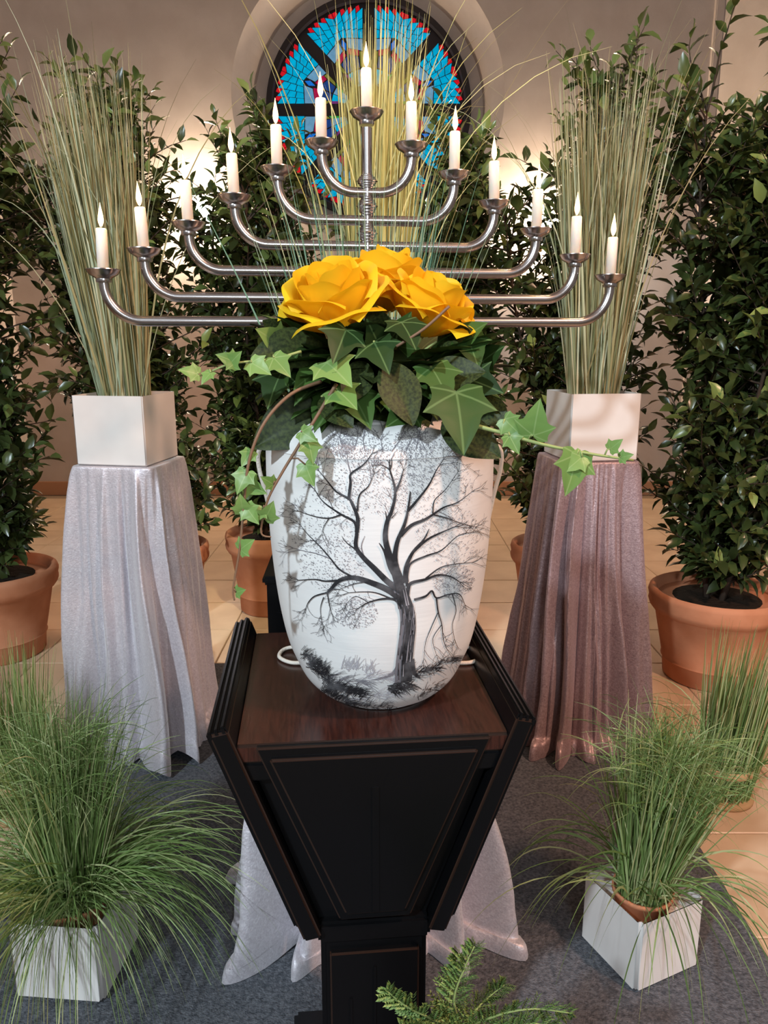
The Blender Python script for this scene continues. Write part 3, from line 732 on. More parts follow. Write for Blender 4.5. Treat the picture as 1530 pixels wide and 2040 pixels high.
# trunk
TR = [(915,1520),(918,1430),(928,1330),(940,1220),(936,1130),(915,1060),(895,1010)]
stroke(TR, 104, 76, 'paint2'); stroke([(900,1015),(878,950)], 76, 46, 'paint2')
stroke([(x+17, y) for x, y in TR], 70, 44); stroke([(912,1010),(885,950)], 44, 30)
stroke([(750,1510),(830,1490),(880,1450),(905,1370)], 5, 40, 'paint2'); stroke([(1010,1500),(975,1470),(955,1400)], 5, 50)
for k in range(46):
    i = rt.randrange(0, 5); f_ = rt.random(); x = TR[i][0]*(1-f_) + TR[i+1][0]*f_; y = TR[i][1]*(1-f_) + TR[i+1][1]*f_
    off = rt.uniform(-42, 38); dx = (TR[i+1][0]-TR[i][0])/100; l = rt.uniform(40, 120)
    key = 'paint' if off < -4 else 'paint2' if rt.random() < .6 else 'paint3'
    sv = layer[key]; layer[key] = 0.0017; stroke([(x+off, y), (x+off+dx*l*.5, y-l*.5), (x+off+dx*l, y-l)], rt.uniform(3, 7), 1.5, key); layer[key] = sv
limb([(930,1080),(840,1010),(740,965),(640,935),(560,950),(510,1000),(490,1020)], 42, 13, 0)
limb([(490,1020),(420,1040),(385,1075),(370,1110)], 9, 4, 2); limb([(490,1020),(500,1080),(512,1130)], 8, 3, 2); limb([(470,1045),(452,1110),(460,1190)], 6, 3, 2)
limb([(560,950),(480,955),(420,945),(330,950)], 12, 4, 2); limb([(640,935),(560,890),(510,830),(450,760),(380,690),(340,640)], 13, 3, 2)
limb([(510,830),(430,800),(380,790),(300,770)], 6, 3, 2, 'paint2')
limb([(900,1010),(830,960),(750,880),(690,820),(650,760),(655,680),(640,620),(570,580),(470,510),(420,440)], 38, 4, 2)
limb([(570,580),(500,600),(420,590),(330,560)], 9, 3, 2); limb([(500,600),(470,650),(460,690)], 6, 2, 1)
limb([(655,680),(660,600),(630,520),(610,490),(540,450),(490,390),(440,330)], 24, 4, 2)
limb([(610,490),(620,400),(622,350),(690,300),(740,240)], 18, 4, 1); limb([(622,350),(605,290),(600,240)], 7, 3, 1, 'paint2')
limb([(658,560),(670,470),(720,420),(750,350)], 11, 3, 1); limb([(690,820),(640,770),(600,740),(570,700)], 13, 2, 0); limb([(700,830),(680,760),(700,700)], 8, 2, 0, 'paint2')
limb([(890,960),(840,880),(810,790),(780,740)], 28, 4, 0)
limb([(890,990),(850,850),(815,720),(825,620),(850,560),(870,450),(840,330)], 40, 8, 1); limb([(870,450),(895,400),(915,330)], 18, 3, 1); limb([(825,630),(815,560)], 9, 3, 0); limb([(850,600),(885,560)], 6, 2, 0)
limb([(910,970),(870,850),(880,740),(920,640),(940,560),(955,450)], 36, 7, 0)
limb([(900,700),(960,640),(1030,610),(1080,580),(1140,540),(1220,510),(1300,450)], 22, 3, 2); limb([(940,560),(1000,490),(1060,410),(1100,330),(1140,270)], 17, 3, 2)
limb([(1080,580),(1090,500),(1150,440),(1220,340)], 8, 3, 2); limb([(1080,580),(1160,600),(1240,630),(1320,650)], 8, 3, 2)
limb([(930,960),(930,880),(970,790),(1030,720),(1060,660)], 32, 4, 0); limb([(970,790),(1050,720),(1130,680),(1200,650)], 17, 5, 2); limb([(935,985),(938,910),(962,850),(1050,810),(1130,780),(1220,700),(1300,680)], 16, 3, 2)
limb([(935,1050),(942,1000),(960,965),(1040,945),(1110,920),(1180,930),(1230,960)], 26, 4, 2); limb([(1040,940),(1120,880),(1200,860),(1300,850)], 10, 3, 2)
limb([(975,1060),(1040,1040),(1075,1010),(1100,1050),(1170,1030),(1230,1030),(1260,1090)], 15, 4, 1)
limb([(1100,1050),(1110,1130),(1130,1200),(1140,1290),(1160,1340)], 11, 3, 2); limb([(1190,1030),(1210,1120),(1190,1200),(1200,1280)], 8, 3, 1); limb([(1110,1130),(1070,1220),(1040,1300),(1030,1390)], 7, 2, 1); limb([(1130,1200),(1080,1280),(1100,1370)], 6, 2, 1)
limb([(905,1110),(870,1060),(800,1055),(720,1075),(660,1110)], 20, 3, 2); limb([(840,1050),(760,1020),(690,1015),(610,1020)], 9, 3, 2); limb([(720,1075),(650,1040),(600,1080)], 5, 2, 1); limb([(700,960),(640,970),(560,1000)], 7, 2, 1)
for q in [((800,228),(790,165)), ((850,228),(905,150)), ((985,218),(1000,150)), ((640,220),(662,130)), ((700,226),(690,170)), ((930,224),(960,160)), ((1040,216),(1015,165)), ((590,214),(560,150))]:
    limb([q[0], q[1]], 6, 3, 2, 'paint2')
# fine leaf dabs round the crown
for k in range(6500):
    a = rt.uniform(0, 2*pi); cx, cy, R_ = rt.choice(((470,620,230),(620,330,200),(820,420,210),(1080,430,230),(1180,700,200),(520,860,190),(1050,250,170),(700,210,150),(980,180,120),(650,1130,120),(1200,950,120),(560,180,90)))
    r_ = R_*sqrt(rt.random()); x, y = cx + r_*cos(a), cy + r_*sin(a)*0.8
    if not (285 < x < 1335 and 110 < y < 1250): continue
    d = rt.uniform(0, 2*pi); l = rt.uniform(3, 9)
    stroke([(x, y), (x + cos(d)*l, y + sin(d)*l)], rt.uniform(2.4, 5.0), 2.0, 'paint2' if rt.random() < .5 else 'paint3')
# ground strokes
def tuft(x0, x1, y0, y1, n, w, ln, ang, key='paint'):
    for k in range(n):
        q = rt.random(); x = x0 + (x1-x0)*q + rt.gauss(0, 10); y = y0 + (y1-y0)*q + rt.gauss(0, 12); a = ang + rt.gauss(0, .45); l = ln*rt.uniform(.4, 1.2)
        stroke([(x, y), (x + cos(a)*l*.5, y + sin(a)*l*.5), (x + cos(a+.1)*l, y + sin(a+.1)*l)], w*rt.uniform(.5, 1.3), 1.5, key)
tuft(345,500,1370,1480,110,5,50,-1.0); tuft(380,470,1400,1500,80,7,50,.5); tuft(480,700,1540,1600,130,7,60,-.35); tuft(470,560,1520,1580,40,5,60,-1.2); tuft(450,640,1560,1660,110,6,50,-.6); tuft(560,840,1640,1670,100,5,60,.0)
tuft(960,1220,1490,1390,90,6,60,-.4); tuft(830,960,1560,1540,80,9,60,.15); tuft(1000,1130,1610,1540,60,5,40,-.6); tuft(700,900,1500,1500,50,4,90,.05,'paint3'); tuft(600,900,1620,1590,70,4,100,-.05,'paint3'); tuft(560,760,1430,1470,60,4,60,-1.4,'paint3'); tuft(480,700,1500,1530,60,4,90,.1,'paint2')
for k_, nm in (('paint','painted_tree'), ('paint2','painted_twigs'), ('paint3','painted_wash')):
    stuff(strokes[k_].build(nm, M[k_], urn))
# cords
for s in (-1, 1):
    pts = []
    for z, dr, da in ((0.302,-0.004,0),(0.300,0.004,0),(0.290,0.009,2),(0.27,0.009,5),(0.24,0.005,9),(0.20,0.003,14),(0.15,0.003,20),(0.11,0.003,28),(0.075,0.003,34),(0.045,0.004,36),(0.03,0.006,34),(0.020,0.010,28)):
        r_ = urn_r(min(z, 0.3005)) + dr + 0.001; a = radians(da - 3); pts.append((s*r_*cos(a), r_*sin(a), z))
    pts += [(s*0.112, 0.105, 0.008), (s*0.132, 0.110, 0.004), (s*0.136, 0.085, 0.0035), (s*0.118, 0.066, 0.0035), (s*0.095, 0.066, 0.0035)]
    b = MB(); b.tube(smooth_path(pts, 5), 0.0026, 8); b.build('cord', M['cord'], urn)

# ================================================================== ROSES
def petal_mesh(r0, H, wide, flare, curl, seed):
    rnd = random.Random(seed); NU, NV = 20, 14; v = []; f = []
    jit = [rnd.uniform(-1,1) for _ in range(6)]
    for j in range(NV+1):
        q = j/NV
        for i in range(NU+1):
            u = -1 + 2*i/NU
            wv = wide*(0.45 + 0.55*sin(min(1, q*1.5)*pi/2))*(1 - 0.12*max(0, (q-.7)/.3))
            r = r0*(0.30 + 0.70*sin(min(1, q*1.35)*pi/2)) + flare*q**2.2 + curl*max(0, q-.72)**2*9*r0
            edge = abs(u)**4
            r += 0.003*edge*(1 if jit[0] > 0 else .3)*q + 0.0012*jit[1]*sin(2.5*u+jit[2]*3)*q
            z = H*(q*(1 - 0.30*q*abs(u)**2.6)) - curl*max(0, q-.80)**2*6*H + 0.0012*sin(7*u+jit[3]*5)*q - 0.6*flare*q**3
            a = u*wv
            v.append((r*cos(a), r*sin(a), z))
    for j in range(NV):
        for i in range(NU):
            k = j*(NU+1)+i; f.append((k, k+1, k+NU+2, k+NU+1))
    b = MB(); b.add(v, f); return b.mesh('petal')
def rose(label, loc, tilt, sz, seed):
    t = thing('yellow_rose', label, 'rose', loc, 0, 'yellow roses on the urn'); t.rotation_euler = tilt
    rnd = random.Random(seed); a = rnd.uniform(0, 6)
    rings = [(3, 0.007, 0.062, 2.2, 0.000, 0.0), (3, 0.014, 0.068, 1.7, 0.001, 0.01), (4, 0.022, 0.071, 1.30, 0.001, 0.03), (4, 0.030, 0.070, 1.25, 0.003, 0.10), (5, 0.037, 0.064, 1.05, 0.006, 0.25), (5, 0.042, 0.052, 1.05, 0.010, 0.45)]
    for ri, (n, r0, H, w, fl_, cu) in enumerate(rings):
        for k in range(n):
            me = petal_mesh(r0*sz, H*sz*rnd.uniform(.94, 1.04), w, fl_*sz*rnd.uniform(.7, 1.3), cu*rnd.uniform(.6, 1.3), seed*100+ri*10+k)
            o = obj('petal', me, M['rose'], t); o.rotation_euler = (rnd.uniform(-.05,.05), rnd.uniform(-.05,.05), a + 2*pi*k/n + ri*0.7); o.location = (0, 0, -0.001*ri)
    b = MB(); b.tube([(0,0,0.004),(0,0,-0.03),(0.0,0.0,-0.075)], [0.009*sz, 0.004, 0.003], 8); b.build('stem', M['vinegreen'], t)
    return t
def rp(px, py, Y): return at(px, py, Y)
rose('large yellow rose at the left front of the urn bouquet', rp(680, 648, 0.835), (radians(24), radians(-14), 0), 0.98, 5)
rose('yellow rose at the right of the urn bouquet', rp(838, 655, 0.860), (radians(22), radians(14), 0.5), 0.90, 6)
rose('yellow rose at the back of the urn bouquet, between the other two', rp(764, 610, 0.925), (radians(12), 0, 1.0), 0.95, 9)

# ================================================================== IVY
def ivy_mesh(name, m, seed=0, broad=False):
    # five-lobed outline around the stalk, folded on the midrib
    if not broad:
        half = [(0.0,-0.02),(0.18,-0.14),(0.40,-0.08),(0.40,0.12),(0.56,0.36),(0.33,0.42),(0.24,0.62),(0.0,1.0)]
    else:
        half = [(0.0,0.0),(0.14,0.08),(0.25,0.25),(0.30,0.45),(0.26,0.65),(0.15,0.84),(0.06,0.95),(0.0,1.0)]
    v = []; f = []
    def Z(x, y): return -0.22*(y-0.3)**2 + 0.20*abs(x) - 0.22*x*x + 0.02*sin(9*y)*abs(x)
    tips = (2, 4, 7) if not broad else ()
    fine = []
    for i in range(len(half)-1):
        p0 = Vector((*half[max(i-1,0)], 0)); p1 = Vector((*half[i], 0)); p2 = Vector((*half[i+1], 0)); p3 = Vector((*half[min(i+2, len(half)-1)], 0))
        if i in tips or i == 0: p0 = p1
        if i+1 in tips or i+2 == len(half): p3 = p2
        for k in range(3):
            t = k/3; q = 0.5*((2*p1) + (p2-p0)*t + (2*p0-5*p1+4*p2-p3)*t*t + (3*p1-p0-3*p2+p3)*t**3); fine.append((max(0, q.x), q.y))
    fine.append(half[-1]); n_ = len(fine)
    for i, (x, y) in enumerate(fine):
        my = -0.02 + 1.02*(i/(n_-1))**1.6
        hx, hy = x*0.5, (y+my)*0.5
        v += [(-x, y, Z(x, y)), (-hx, hy, Z(hx, hy)), (0, my, Z(0, my)-0.015), (hx, hy, Z(hx, hy)), (x, y, Z(x, y))]
    for i in range(n_-1):
        for k in range(4): f.append((5*i+k, 5*i+k+1, 5*i+6+k, 5*i+5+k))
    b = MB(); b.add(v, f); me = b.mesh(name); me.materials.append(m); return me
def veins(m, strength, col):
    tc = N(m,'ShaderNodeTexCoord'); sx = N(m,'ShaderNodeSeparateXYZ'); L(m, tc.outputs['Object'], sx.inputs[0])
    def mth(op, a, b_=None):
        n = N(m,'ShaderNodeMath', operation=op)
        for i, q in enumerate((a, b_)):
            if q is None: continue
            if isinstance(q, (int, float)): n.inputs[i].default_value = q
            else: L(m, q, n.inputs[i])
        return n.outputs[0]
    ax = mth('ABSOLUTE', sx.outputs[0]); y = sx.outputs[1]
    d2 = mth('ABSOLUTE', mth('SUBTRACT', mth('MULTIPLY', ax, 0.54), mth('MULTIPLY', y, 0.84)))
    d3 = mth('ABSOLUTE', mth('ADD', mth('MULTIPLY', ax, 0.20), mth('MULTIPLY', y, 0.98)))
    d = mth('MINIMUM', ax, mth('MINIMUM', d2, d3))
    mr = N(m,'ShaderNodeMapRange'); mr.inputs['From Min'].default_value = 0.008; mr.inputs['From Max'].default_value = 0.024
    mr.inputs['To Min'].default_value = strength; mr.inputs['To Max'].default_value = 0.0; L(m, d, mr.inputs['Value'])
    mx = N(m,'ShaderNodeMixRGB'); src = bsdf(m).inputs['Base Color'].links[0].from_socket
    L(m, mr.outputs[0], mx.inputs[0]); L(m, src, mx.inputs[1]); mx.inputs[2].default_value = (*col, 1); L(m, mx.outputs[0], bsdf(m).inputs['Base Color'])
veins(M['ivy'], 0.55, (0.16,0.26,0.09)); veins(M['ivypale'], 0.4, (0.45,0.58,0.25))
IV = ivy_mesh('leaf', M['ivy']); IVP = ivy_mesh('leaf', M['ivypale']); BR = ivy_mesh('broad_leaf', M['broad'], broad=True)
IV2 = ivy_mesh('leaf', M['ivy'])
def place_leaf(me, parent, p, direction, normal, sz, name='leaf'):
    y = Vector(direction).normalized(); x = y.cross(Vector(normal))
    x = x.normalized() if x.length > 1e-4 else y.orthogonal().normalized(); z = x.cross(y)
    o = bpy.data.objects.new(name, me); COL.objects.link(o); o.parent = parent; p = Vector(p)
    o.matrix_local = Matrix(((x.x*sz, y.x*sz, z.x*sz, p.x), (x.y*sz, y.y*sz, z.y*sz, p.y), (x.z*sz, y.z*sz, z.z*sz, p.z), (0,0,0,1)))
    return o
bunch_o = Vector((UC.x, UC.y, 0.978))
bunch = thing('ivy_bunch', 'dark bed of ivy and broad leaves on the urn lid under the roses', 'foliage', bunch_o)
ri_ = random.Random(17)
b = MB(); b.lathe([(0.001,0.002),(0.060,0.002),(0.066,0.03),(0.055,0.060),(0.001,0.068)], 24); b.build('moss_cushion', M['broad'], bunch)
def W2L(p): return p - bunch_o
# big readable leaves placed from the photograph: (px, py of stalk, px, py of tip, depth, size factor, kind)
big = [(655,690,505,700,0.80,1.0,BR,'broad_leaf'),(640,740,560,600,0.84,.9,BR,'broad_leaf'),(660,800,505,885,0.80,1.0,BR,'broad_leaf'),(730,720,690,800,0.76,1.0,BR,'broad_leaf'),
       (640,735,585,770,0.78,1,IV,'leaf'),(690,655,665,720,0.755,1,IV,'leaf'),(760,700,735,640,0.765,1,IV,'leaf'),(800,640,830,690,0.755,1,IV,'leaf'),(745,680,775,740,0.75,1,IV,'leaf'),
       (835,760,960,735,0.79,1,BR,'broad_leaf'),(770,720,825,840,0.745,1,BR,'broad_leaf'),(910,780,925,885,0.735,1.15,IV,'leaf'),(860,730,900,800,0.76,1,IV,'leaf'),(905,690,965,640,0.83,1,IV,'leaf'),
       (930,670,955,730,0.82,1,IV,'leaf'),(880,840,995,905,0.76,1,BR,'broad_leaf'),(640,790,700,845,0.76,1,BR,'broad_leaf'),(560,740,530,810,0.80,1,IV,'leaf'),(700,780,740,850,0.755,1,IV,'leaf'),
       (935,755,1000,780,0.80,1,IV,'leaf'),(605,700,560,650,0.86,1,IV,'leaf'),(820,820,770,845,0.75,1,IV,'leaf'),(600,650,610,590,0.88,1,BR,'broad_leaf'),(650,720,700,765,0.745,1,IVP,'leaf'),(670,775,715,815,0.74,.9,IVP,'leaf'),
       (560,690,515,655,0.80,1,IVP,'leaf'),(560,750,590,700,.8,1,IV,'leaf'),(770,705,742,612,.80,1,BR,'broad_leaf'),(790,690,815,625,.81,1,IV,'leaf'),(720,690,712,630,.81,1,BR,'broad_leaf'),(870,680,935,655,.83,1,BR,'broad_leaf'),(590,720,525,745,.83,1,BR,'broad_leaf'),(960,720,1000,690,.84,1,IV,'leaf'),(950,790,1010,850,.82,1,BR,'broad_leaf'),(590,690,530,640,.84,1,BR,'broad_leaf')]
for x0, y0, x1, y1, Y, k, me, nm in big:
    p = at(x0, y0, Y+0.02); q = at(x1, y1, Y-0.012); d = q-p
    place_leaf(me, bunch, W2L(p), d, Vector((ri_.uniform(-.35,.35), -1.0, ri_.uniform(0.2, .7))), d.length*k*(1.0 if nm == 'leaf' else 1.02), nm)
for k in range(150):
    a = ri_.uniform(0, 2*pi); e = ri_.uniform(-0.30, 0.9)
    d = Vector((cos(a)*1.15, sin(a), e)); p = Vector((cos(a)*0.07, sin(a)*0.06, 0.025 + 0.03*e + ri_.uniform(-.01,.02)))
    if sin(a) < 0: p.z += 0.0
    place_leaf(IV if ri_.random() < .62 else BR, bunch, p, d + Vector((0,0,ri_.uniform(-.7,.2))), d + Vector((0,0,1.2)), ri_.uniform(0.05, 0.085))
st = MB()
for x0, y0, x1, y1, Y, k, me, nm in big[::2]:
    st.tube([Vector((0,0,0.03)), W2L(at(x0, y0, Y+0.02))*0.6 + Vector((0,0,0.01)), W2L(at(x0, y0, Y+0.02))], 0.0012, 5)
stuff(st.build('stems', M['vinegreen'], bunch))
tw = MB(); tw.tube(smooth_path([W2L(at(790, 690, .76)), W2L(at(845, 655, .755)), W2L(at(895, 610, .755))], 5), [0.0015]*11, 6); tw.build('twig', M['vine'], bunch)

def vine(label, pts, leaves, m, r=0.0022):
    P0 = at(*pts[0]); t = thing('ivy_vine', label, 'ivy', P0, 0, 'ivy tendrils trailing from the bouquet')
    path = smooth_path([at(*p) - P0 for p in pts], 6); n = len(path)
    b = MB(); b.tube(path, [r*(1-0.55*i/(n-1)) for i in range(n)], 6); b.build('stem', m, t)
    for x0, y0, x1, y1, Y, me in leaves:
        p = at(x0, y0, Y) - P0; q = at(x1, y1, Y - 0.008) - P0
        place_leaf(me, t, p, q-p, Vector((random.uniform(-.4,.4), -1, random.uniform(.1,.6))), (q-p).length)
        near = min(path, key=lambda c: (c-p).length)
        b = MB(); b.tube([near, near.lerp(p, .5) + Vector((0,0,.003)), p], 0.0009, 5); b.build('leaf_stalk', m, t)
vine('ivy tendril reaching out to the left with pale young leaves', [(600,700,.78),(545,715,.77),(460,725,.755),(400,748,.75),(365,745,.745)],
     [(395,745,355,735,.745,IVP),(470,722,430,705,.75,IVP),(500,722,540,745,.755,IVP),(420,742,400,765,.747,IVP),(545,712,580,750,.76,IVP),(455,728,480,700,.75,IVP)], M['vinegreen'], 0.0016)
vine('reddish ivy tendril hanging furthest down left of the urn', [(640,760,.775),(580,785,.755),(528,840,.74),(497,915,.735),(486,1000,.735),(478,1090,.735),(465,1170,.735),(467,1196,.735)],
     [(490,1010,515,1045,.735,IVP),(484,1020,478,985,.735,IVP),(478,1095,505,1075,.735,IVP),(470,1180,488,1175,.735,IVP),(488,960,530,985,.74,IVP),(492,940,470,985,.735,IVP),(500,900,480,930,.74,IVP)], M['vine'], 0.0019)
vine('brown ivy tendril hanging across the left front of the urn', [(670,765,.76),(640,815,.748),(600,880,.742),(560,945,.738),(532,1000,.737),(520,1060,.738),(540,1070,.738)],
     [(615,880,625,925,.738,IVP),(608,925,625,970,.737,IVP),(600,860,632,880,.738,IVP),(545,965,520,950,.737,IVP),(528,1035,545,1000,.737,IVP),(524,1015,505,1040,.737,IVP)], M['vine'], 0.0019)
vine('green ivy tendril stretching far right in front of the white planter', [(935,845,.75),(1000,862,.735),(1080,885,.725),(1170,903,.715),(1262,917,.71)],
     [(1062,868,1075,795,.725,IVP),(1015,868,1035,905,.73,IVP),(1005,835,1040,870,.735,IVP),(1150,905,1130,990,.714,IVP),(1215,895,1240,875,.712,IVP),(1235,912,1262,905,.71,IVP),(1160,910,1125,940,.714,IVP)], M['vinegreen'], 0.0024)

# ================================================================== CANDELABRUM
CY = 1.335; CYAW = radians(7.5)
MO = Vector(((732-765)/F*(CY*CP - 0.1*SP), CY, 0.0))
# black box carrying it, standing on the draped stand
boxt = thing('black_stand_box', 'black lacquered box behind the urn, on the silver-draped stand', 'box', (MO.x-0.012, MO.y-0.045, 0.5005), radians(2))
b = MB(); b.box(-0.150, 0.150, -0.13, 0.13, 0, 0.178); b.build('box_body', M['lacquer'], boxt, smooth=False, bevel=0.004)
b = MB(); b.box(-0.156, 0.156, -0.135, 0.135, 0.172, 0.186); b.build('box_lid', M['lacquer'], boxt, smooth=False, bevel=0.004)
for s in (-1, 1):
    b = MB(); b.box(s*0.10-0.035, s*0.10+0.035, -0.136, -0.128, 0.03, 0.13); b.build('raised_panel', M['lacquer'], boxt, smooth=False, bevel=0.003)
cand = thing('candelabrum', 'silver candelabrum with stacked curved arms for thirteen candles behind the urn', 'candelabrum', (MO.x, MO.y, 0.687), CYAW)
z0 = 0.687
spans = [0.0727, 0.144, 0.213, 0.287, 0.358, 0.4235]
bars = [1.282, 1.239, 1.199, 1.158, 1.116, 1.078]
cups = [1.345, 1.304, 1.2607, 1.219, 1.178, 1.1455]
CTOP = 1.391
b = MB(); b.lathe([(0.001,0),(0.075,0),(0.078,0.006),(0.06,0.014),(0.03,0.022),(0.014,0.04),(0.009,0.06),(0.009,0.07)], 40); b.build('foot', M['silver'], cand, auto=40)
b = MB(); b.tube([(0,0,0.06),(0,0,CTOP-z0-0.012)], 0.0085, 20); b.build('post', M['silver'], cand, auto=40)
tr = 0.0083; ARMS = {}
for sp, zb, zc in zip(spans, bars, cups):
    zb -= z0; zc -= z0 + 0.006
    rb_ = min(0.060, zc - zb - 0.004, sp - 0.008)
    pts = [(-sp, 0, zc)]
    for k in range(13):
        a = pi + (pi/2)*k/12; pts.append((-sp + rb_ + rb_*cos(a), 0, zb + rb_ + rb_*sin(a)))
    pts += [(0, 0, zb)] if sp - rb_ > 0.02 else []
    for k in range(13):
        a = 1.5*pi + (pi/2)*k/12; pts.append((sp - rb_ + rb_*cos(a), 0, zb + rb_ + rb_*sin(a)))
    pts.append((sp, 0, zc))
    b = MB(); b.tube(pts, tr, 16); ARMS[round(sp, 4)] = b.build('arm', M['silver'], cand, auto=50)
for zk in [1.299, 1.261, 1.219, 1.179, 1.137, 1.097, 1.052]:
    z = zk - z0; hh = 0.0155 if zk < 1.29 else 0.011; prof = []
    for k in range(15):
        q = k/14; rr = 0.0085 + 0.0085*(1-abs(2*q-1)) + (0.0006 if k % 2 else -0.0006); prof.append((rr, z - hh + 2*hh*q))
    b = MB(); b.lathe(prof, 24); b.build('knob', M['silver'], cand, smooth=False)
cup_b = MB(); cup_b.lathe([(0.0005,-0.008),(0.0115,-0.008),(0.0125,-0.005),(0.0120,-0.002),(0.0150,0.000),(0.0225,0.0045),(0.0262,0.0105),(0.0272,0.0115),(0.0268,0.0128),(0.0252,0.0118),(0.0200,0.0065),(0.0112,0.0050),(0.0108,0.0120),(0.0098,0.0120),(0.0098,0.0055),(0.0005,0.0055)], 40)
cup_me = cup_b.mesh('drip_cup'); cup_me.materials.append(M['silver']); cup_me.set_sharp_from_angle(angle=radians(35))
cb = MB(); cb.lathe([(0.0005,0),(0.0088,0),(0.0089,0.050),(0.0087,0.0665),(0.0078,0.0685),(0.0040,0.0672),(0.0005,0.0668)], 24); wax_me = cb.mesh('wax_body'); wax_me.materials.append(M['wax'])
fb = MB(); fb.lathe([(0.0004,0.0),(0.0022,0.002),(0.0041,0.007),(0.0046,0.0115),(0.0038,0.018),(0.0022,0.026),(0.0008,0.033),(0.0002,0.037)], 16); fl_me = fb.mesh('flame'); fl_me.materials.append(M['flame'])
fc = MB(); fc.lathe([(0.0004,0.004),(0.0032,0.008),(0.0036,0.012),(0.0024,0.019),(0.0006,0.026)], 12); fc_me = fc.mesh('flame_core'); fc_me.materials.append(M['flamecore'])
wb = MB(); wb.tube([(0,0,0.065),(0.0004,0,0.071),(0.001,0,0.0755)], 0.0007, 6); wk_me = wb.mesh('wick'); wk_me.materials.append(M['wick'])
ordw = ['innermost', 'second', 'third', 'fourth', 'fifth', 'outermost']
spots = [(0.0, CTOP, 'lit white candle on the top centre post of the candelabrum')]
for k, (sp, zc) in enumerate(zip(spans, cups)):
    for s, sd in ((-1, 'left'), (1, 'right')):
        nm = ordw[k]
        lab = f'lit white candle in the {nm} cup on the {sd} side of the candelabrum' if k in (0, 5) else f'lit white candle in the {nm} cup out from the centre on the {sd} side'
        spots.append((s*sp, zc, lab))
rc = random.Random(3)
for x, zc, lab in spots:
    o = obj('drip_cup', cup_me, None, ARMS.get(round(abs(x), 4), cand), (x, 0, zc - z0))
    wp = Matrix.Rotation(CYAW, 4, 'Z') @ Vector((x, 0, 0)) + MO
    t = thing('candle', lab, 'candle', (wp.x, wp.y, zc + 0.0058), rc.uniform(0, 6), 'lit candles of the candelabrum')
    t.rotation_euler = (rc.gauss(0, .015), rc.gauss(0, .02), 0)
    obj('wax_body', wax_me, None, t); obj('wick', wk_me, None, t)
    fo = obj('flame', fl_me, None, t, (0, 0, 0.0705)); 
    ld = bpy.data.lights.new('candle_light', 'POINT'); ld.energy = 0.35; ld.color = (1, .62, .28); ld.shadow_soft_size = 0.006
    lo = bpy.data.objects.new('candle_light', ld); COL.objects.link(lo); lo.location = (wp.x, wp.y, zc + 0.0058 + 0.118)

# thin blue-green grass standing on the black box, in front of the candelabrum
gt = thing('fine_grass', 'thin blue-green grass blades rising behind the roses before the candelabrum arms', 'grass plant', (MO.x+0.005, 1.205, 0.687), YAW)
b = MB(); b.lathe([(0.001,0),(0.036,0),(0.05,0.07),(0.046,0.07),(0.04,0.05),(0.001,0.05)], 24); b.build('inner_pot', M['lacquer'], gt)
g = MB(); g.a = []; rg = random.Random(77)
blades(g, rg, 230, lambda r: (r.uniform(-.034, .034), r.gauss(0, .010), 0.05), lambda r, p: (p.x*5.5 + r.gauss(0, .09), r.gauss(0, .03), 1), lambda r: r.uniform(0.36, 0.58), 0.0030, lambda r: 0.02 + .25*r.random()**4, 10, 0.06)
stuff(g.build('blades', M['grassblue'], gt))

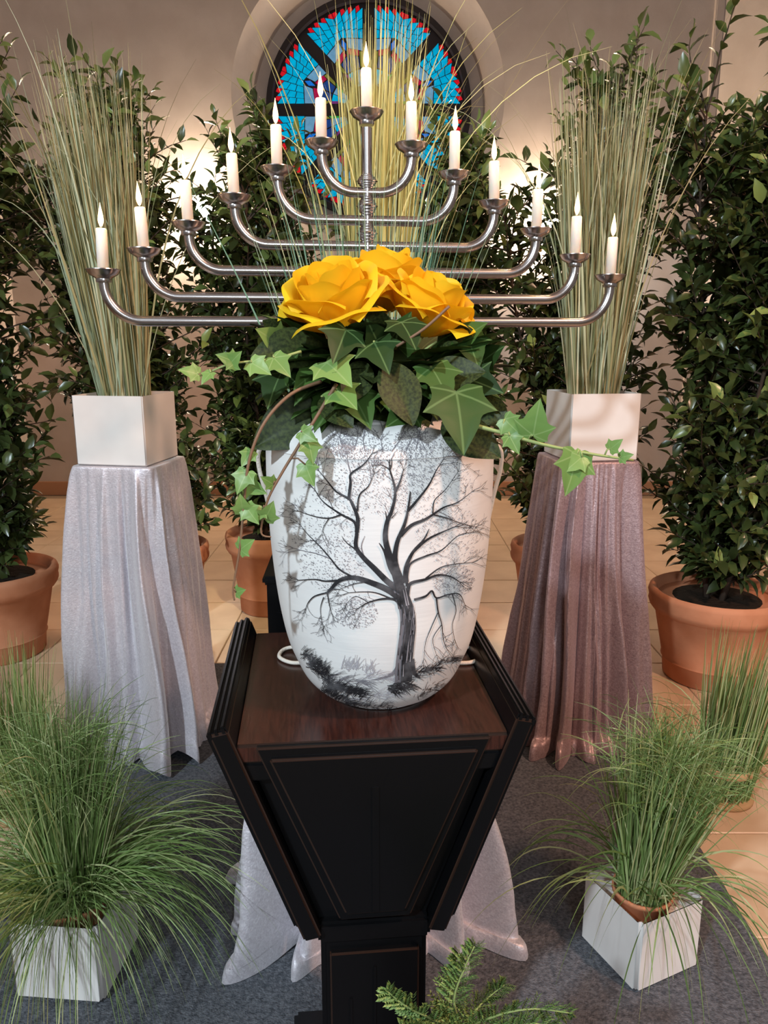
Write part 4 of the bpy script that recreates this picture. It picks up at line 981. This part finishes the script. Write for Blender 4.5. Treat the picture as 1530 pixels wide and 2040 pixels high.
# ================================================================== CONIFER SPRIG in front
cs = thing('conifer_sprig', 'feathery green conifer sprig at the bottom edge before the black pedestal', 'foliage', (0.055, 0.63, 0.0085), 0)
b = MB(); b.lathe([(0.001,0),(0.05,0),(0.055,0.01),(0.045,0.12),(0.032,0.20),(0.036,0.22),(0.030,0.22),(0.026,0.2),(0.001,0.19)], 28); b.build('vase', M['lacquer'], cs)
stem = MB(); nd = MB(); nd.a = []; rs = random.Random(5)
CO = Vector((0.055, 0.63, 0.0085))
root = Vector((0, 0, 0.20))
fr = [[(915,2060,.63),(905,1990,.625),(925,1930,.62),(945,1885,.62)], [(905,2060,.62),(860,2030,.60),(810,2005,.59),(772,1975,.585)], [(930,2060,.63),(985,2025,.61),(1060,2010,.60),(1135,2018,.60)], [(925,2055,.64),(950,2010,.65),(975,1985,.66),(1005,1962,.66)], [(900,2060,.64),(893,2000,.65),(905,1950,.66),(915,1900,.66)], [(920,2060,.60),(1000,2050,.58),(1060,2040,.57),(1100,2045,.57)], [(900,2070,.6),(850,2055,.58),(800,2045,.57)]]
for path in fr:
    pp = [at(*q) - CO for q in path]; sp = smooth_path([root, root.lerp(pp[0], .5) , *pp], 6); n = len(sp)
    stem.tube(sp, [0.0022*(1-.7*i/(n-1)) for i in range(n)], 5)
    st0 = 9
    for i in range(st0, n-1):
        d = (sp[i+1]-sp[i]).normalized()
        for s in (-1, 1):
            side = Vector((d.z, rs.uniform(-.3,.3), -d.x))*s
            for r2 in range(1 + (i % 2)):
                bd = (side*rs.uniform(.7,1.1) + d*rs.uniform(.6,1.2)).normalized(); ln = (0.020*(1-(i-st0)/(n-st0)) + 0.008)*rs.uniform(.7,1.2)
                q0 = sp[i].lerp(sp[i+1], rs.random()); m = 6
                for k in range(m):
                    c0 = q0 + bd*ln*k/m
                    for s2 in (-1, 1):
                        o_ = bd.cross(Vector((0,-1,0))).normalized()*s2
                        tip = c0 + (bd*1.2 + o_*.8 + Vector((0,rs.uniform(-.4,.4),0))).normalized()*0.0058
                        w_ = bd.cross(o_).normalized()*0.0010
                        nd.add([tuple(c0 - o_*.0004), tuple(c0 + w_ + (tip-c0)*.4 + o_*.0009), tuple(tip), tuple(c0 - w_ + (tip-c0)*.4 - o_*.0004)], [(0,1,2),(0,2,3),(0,3,1)]); nd.a += [rs.random()]*4
stem.build('stem', M['vinegreen'], cs); stuff(nd.build('needles', M['conifer'], cs))
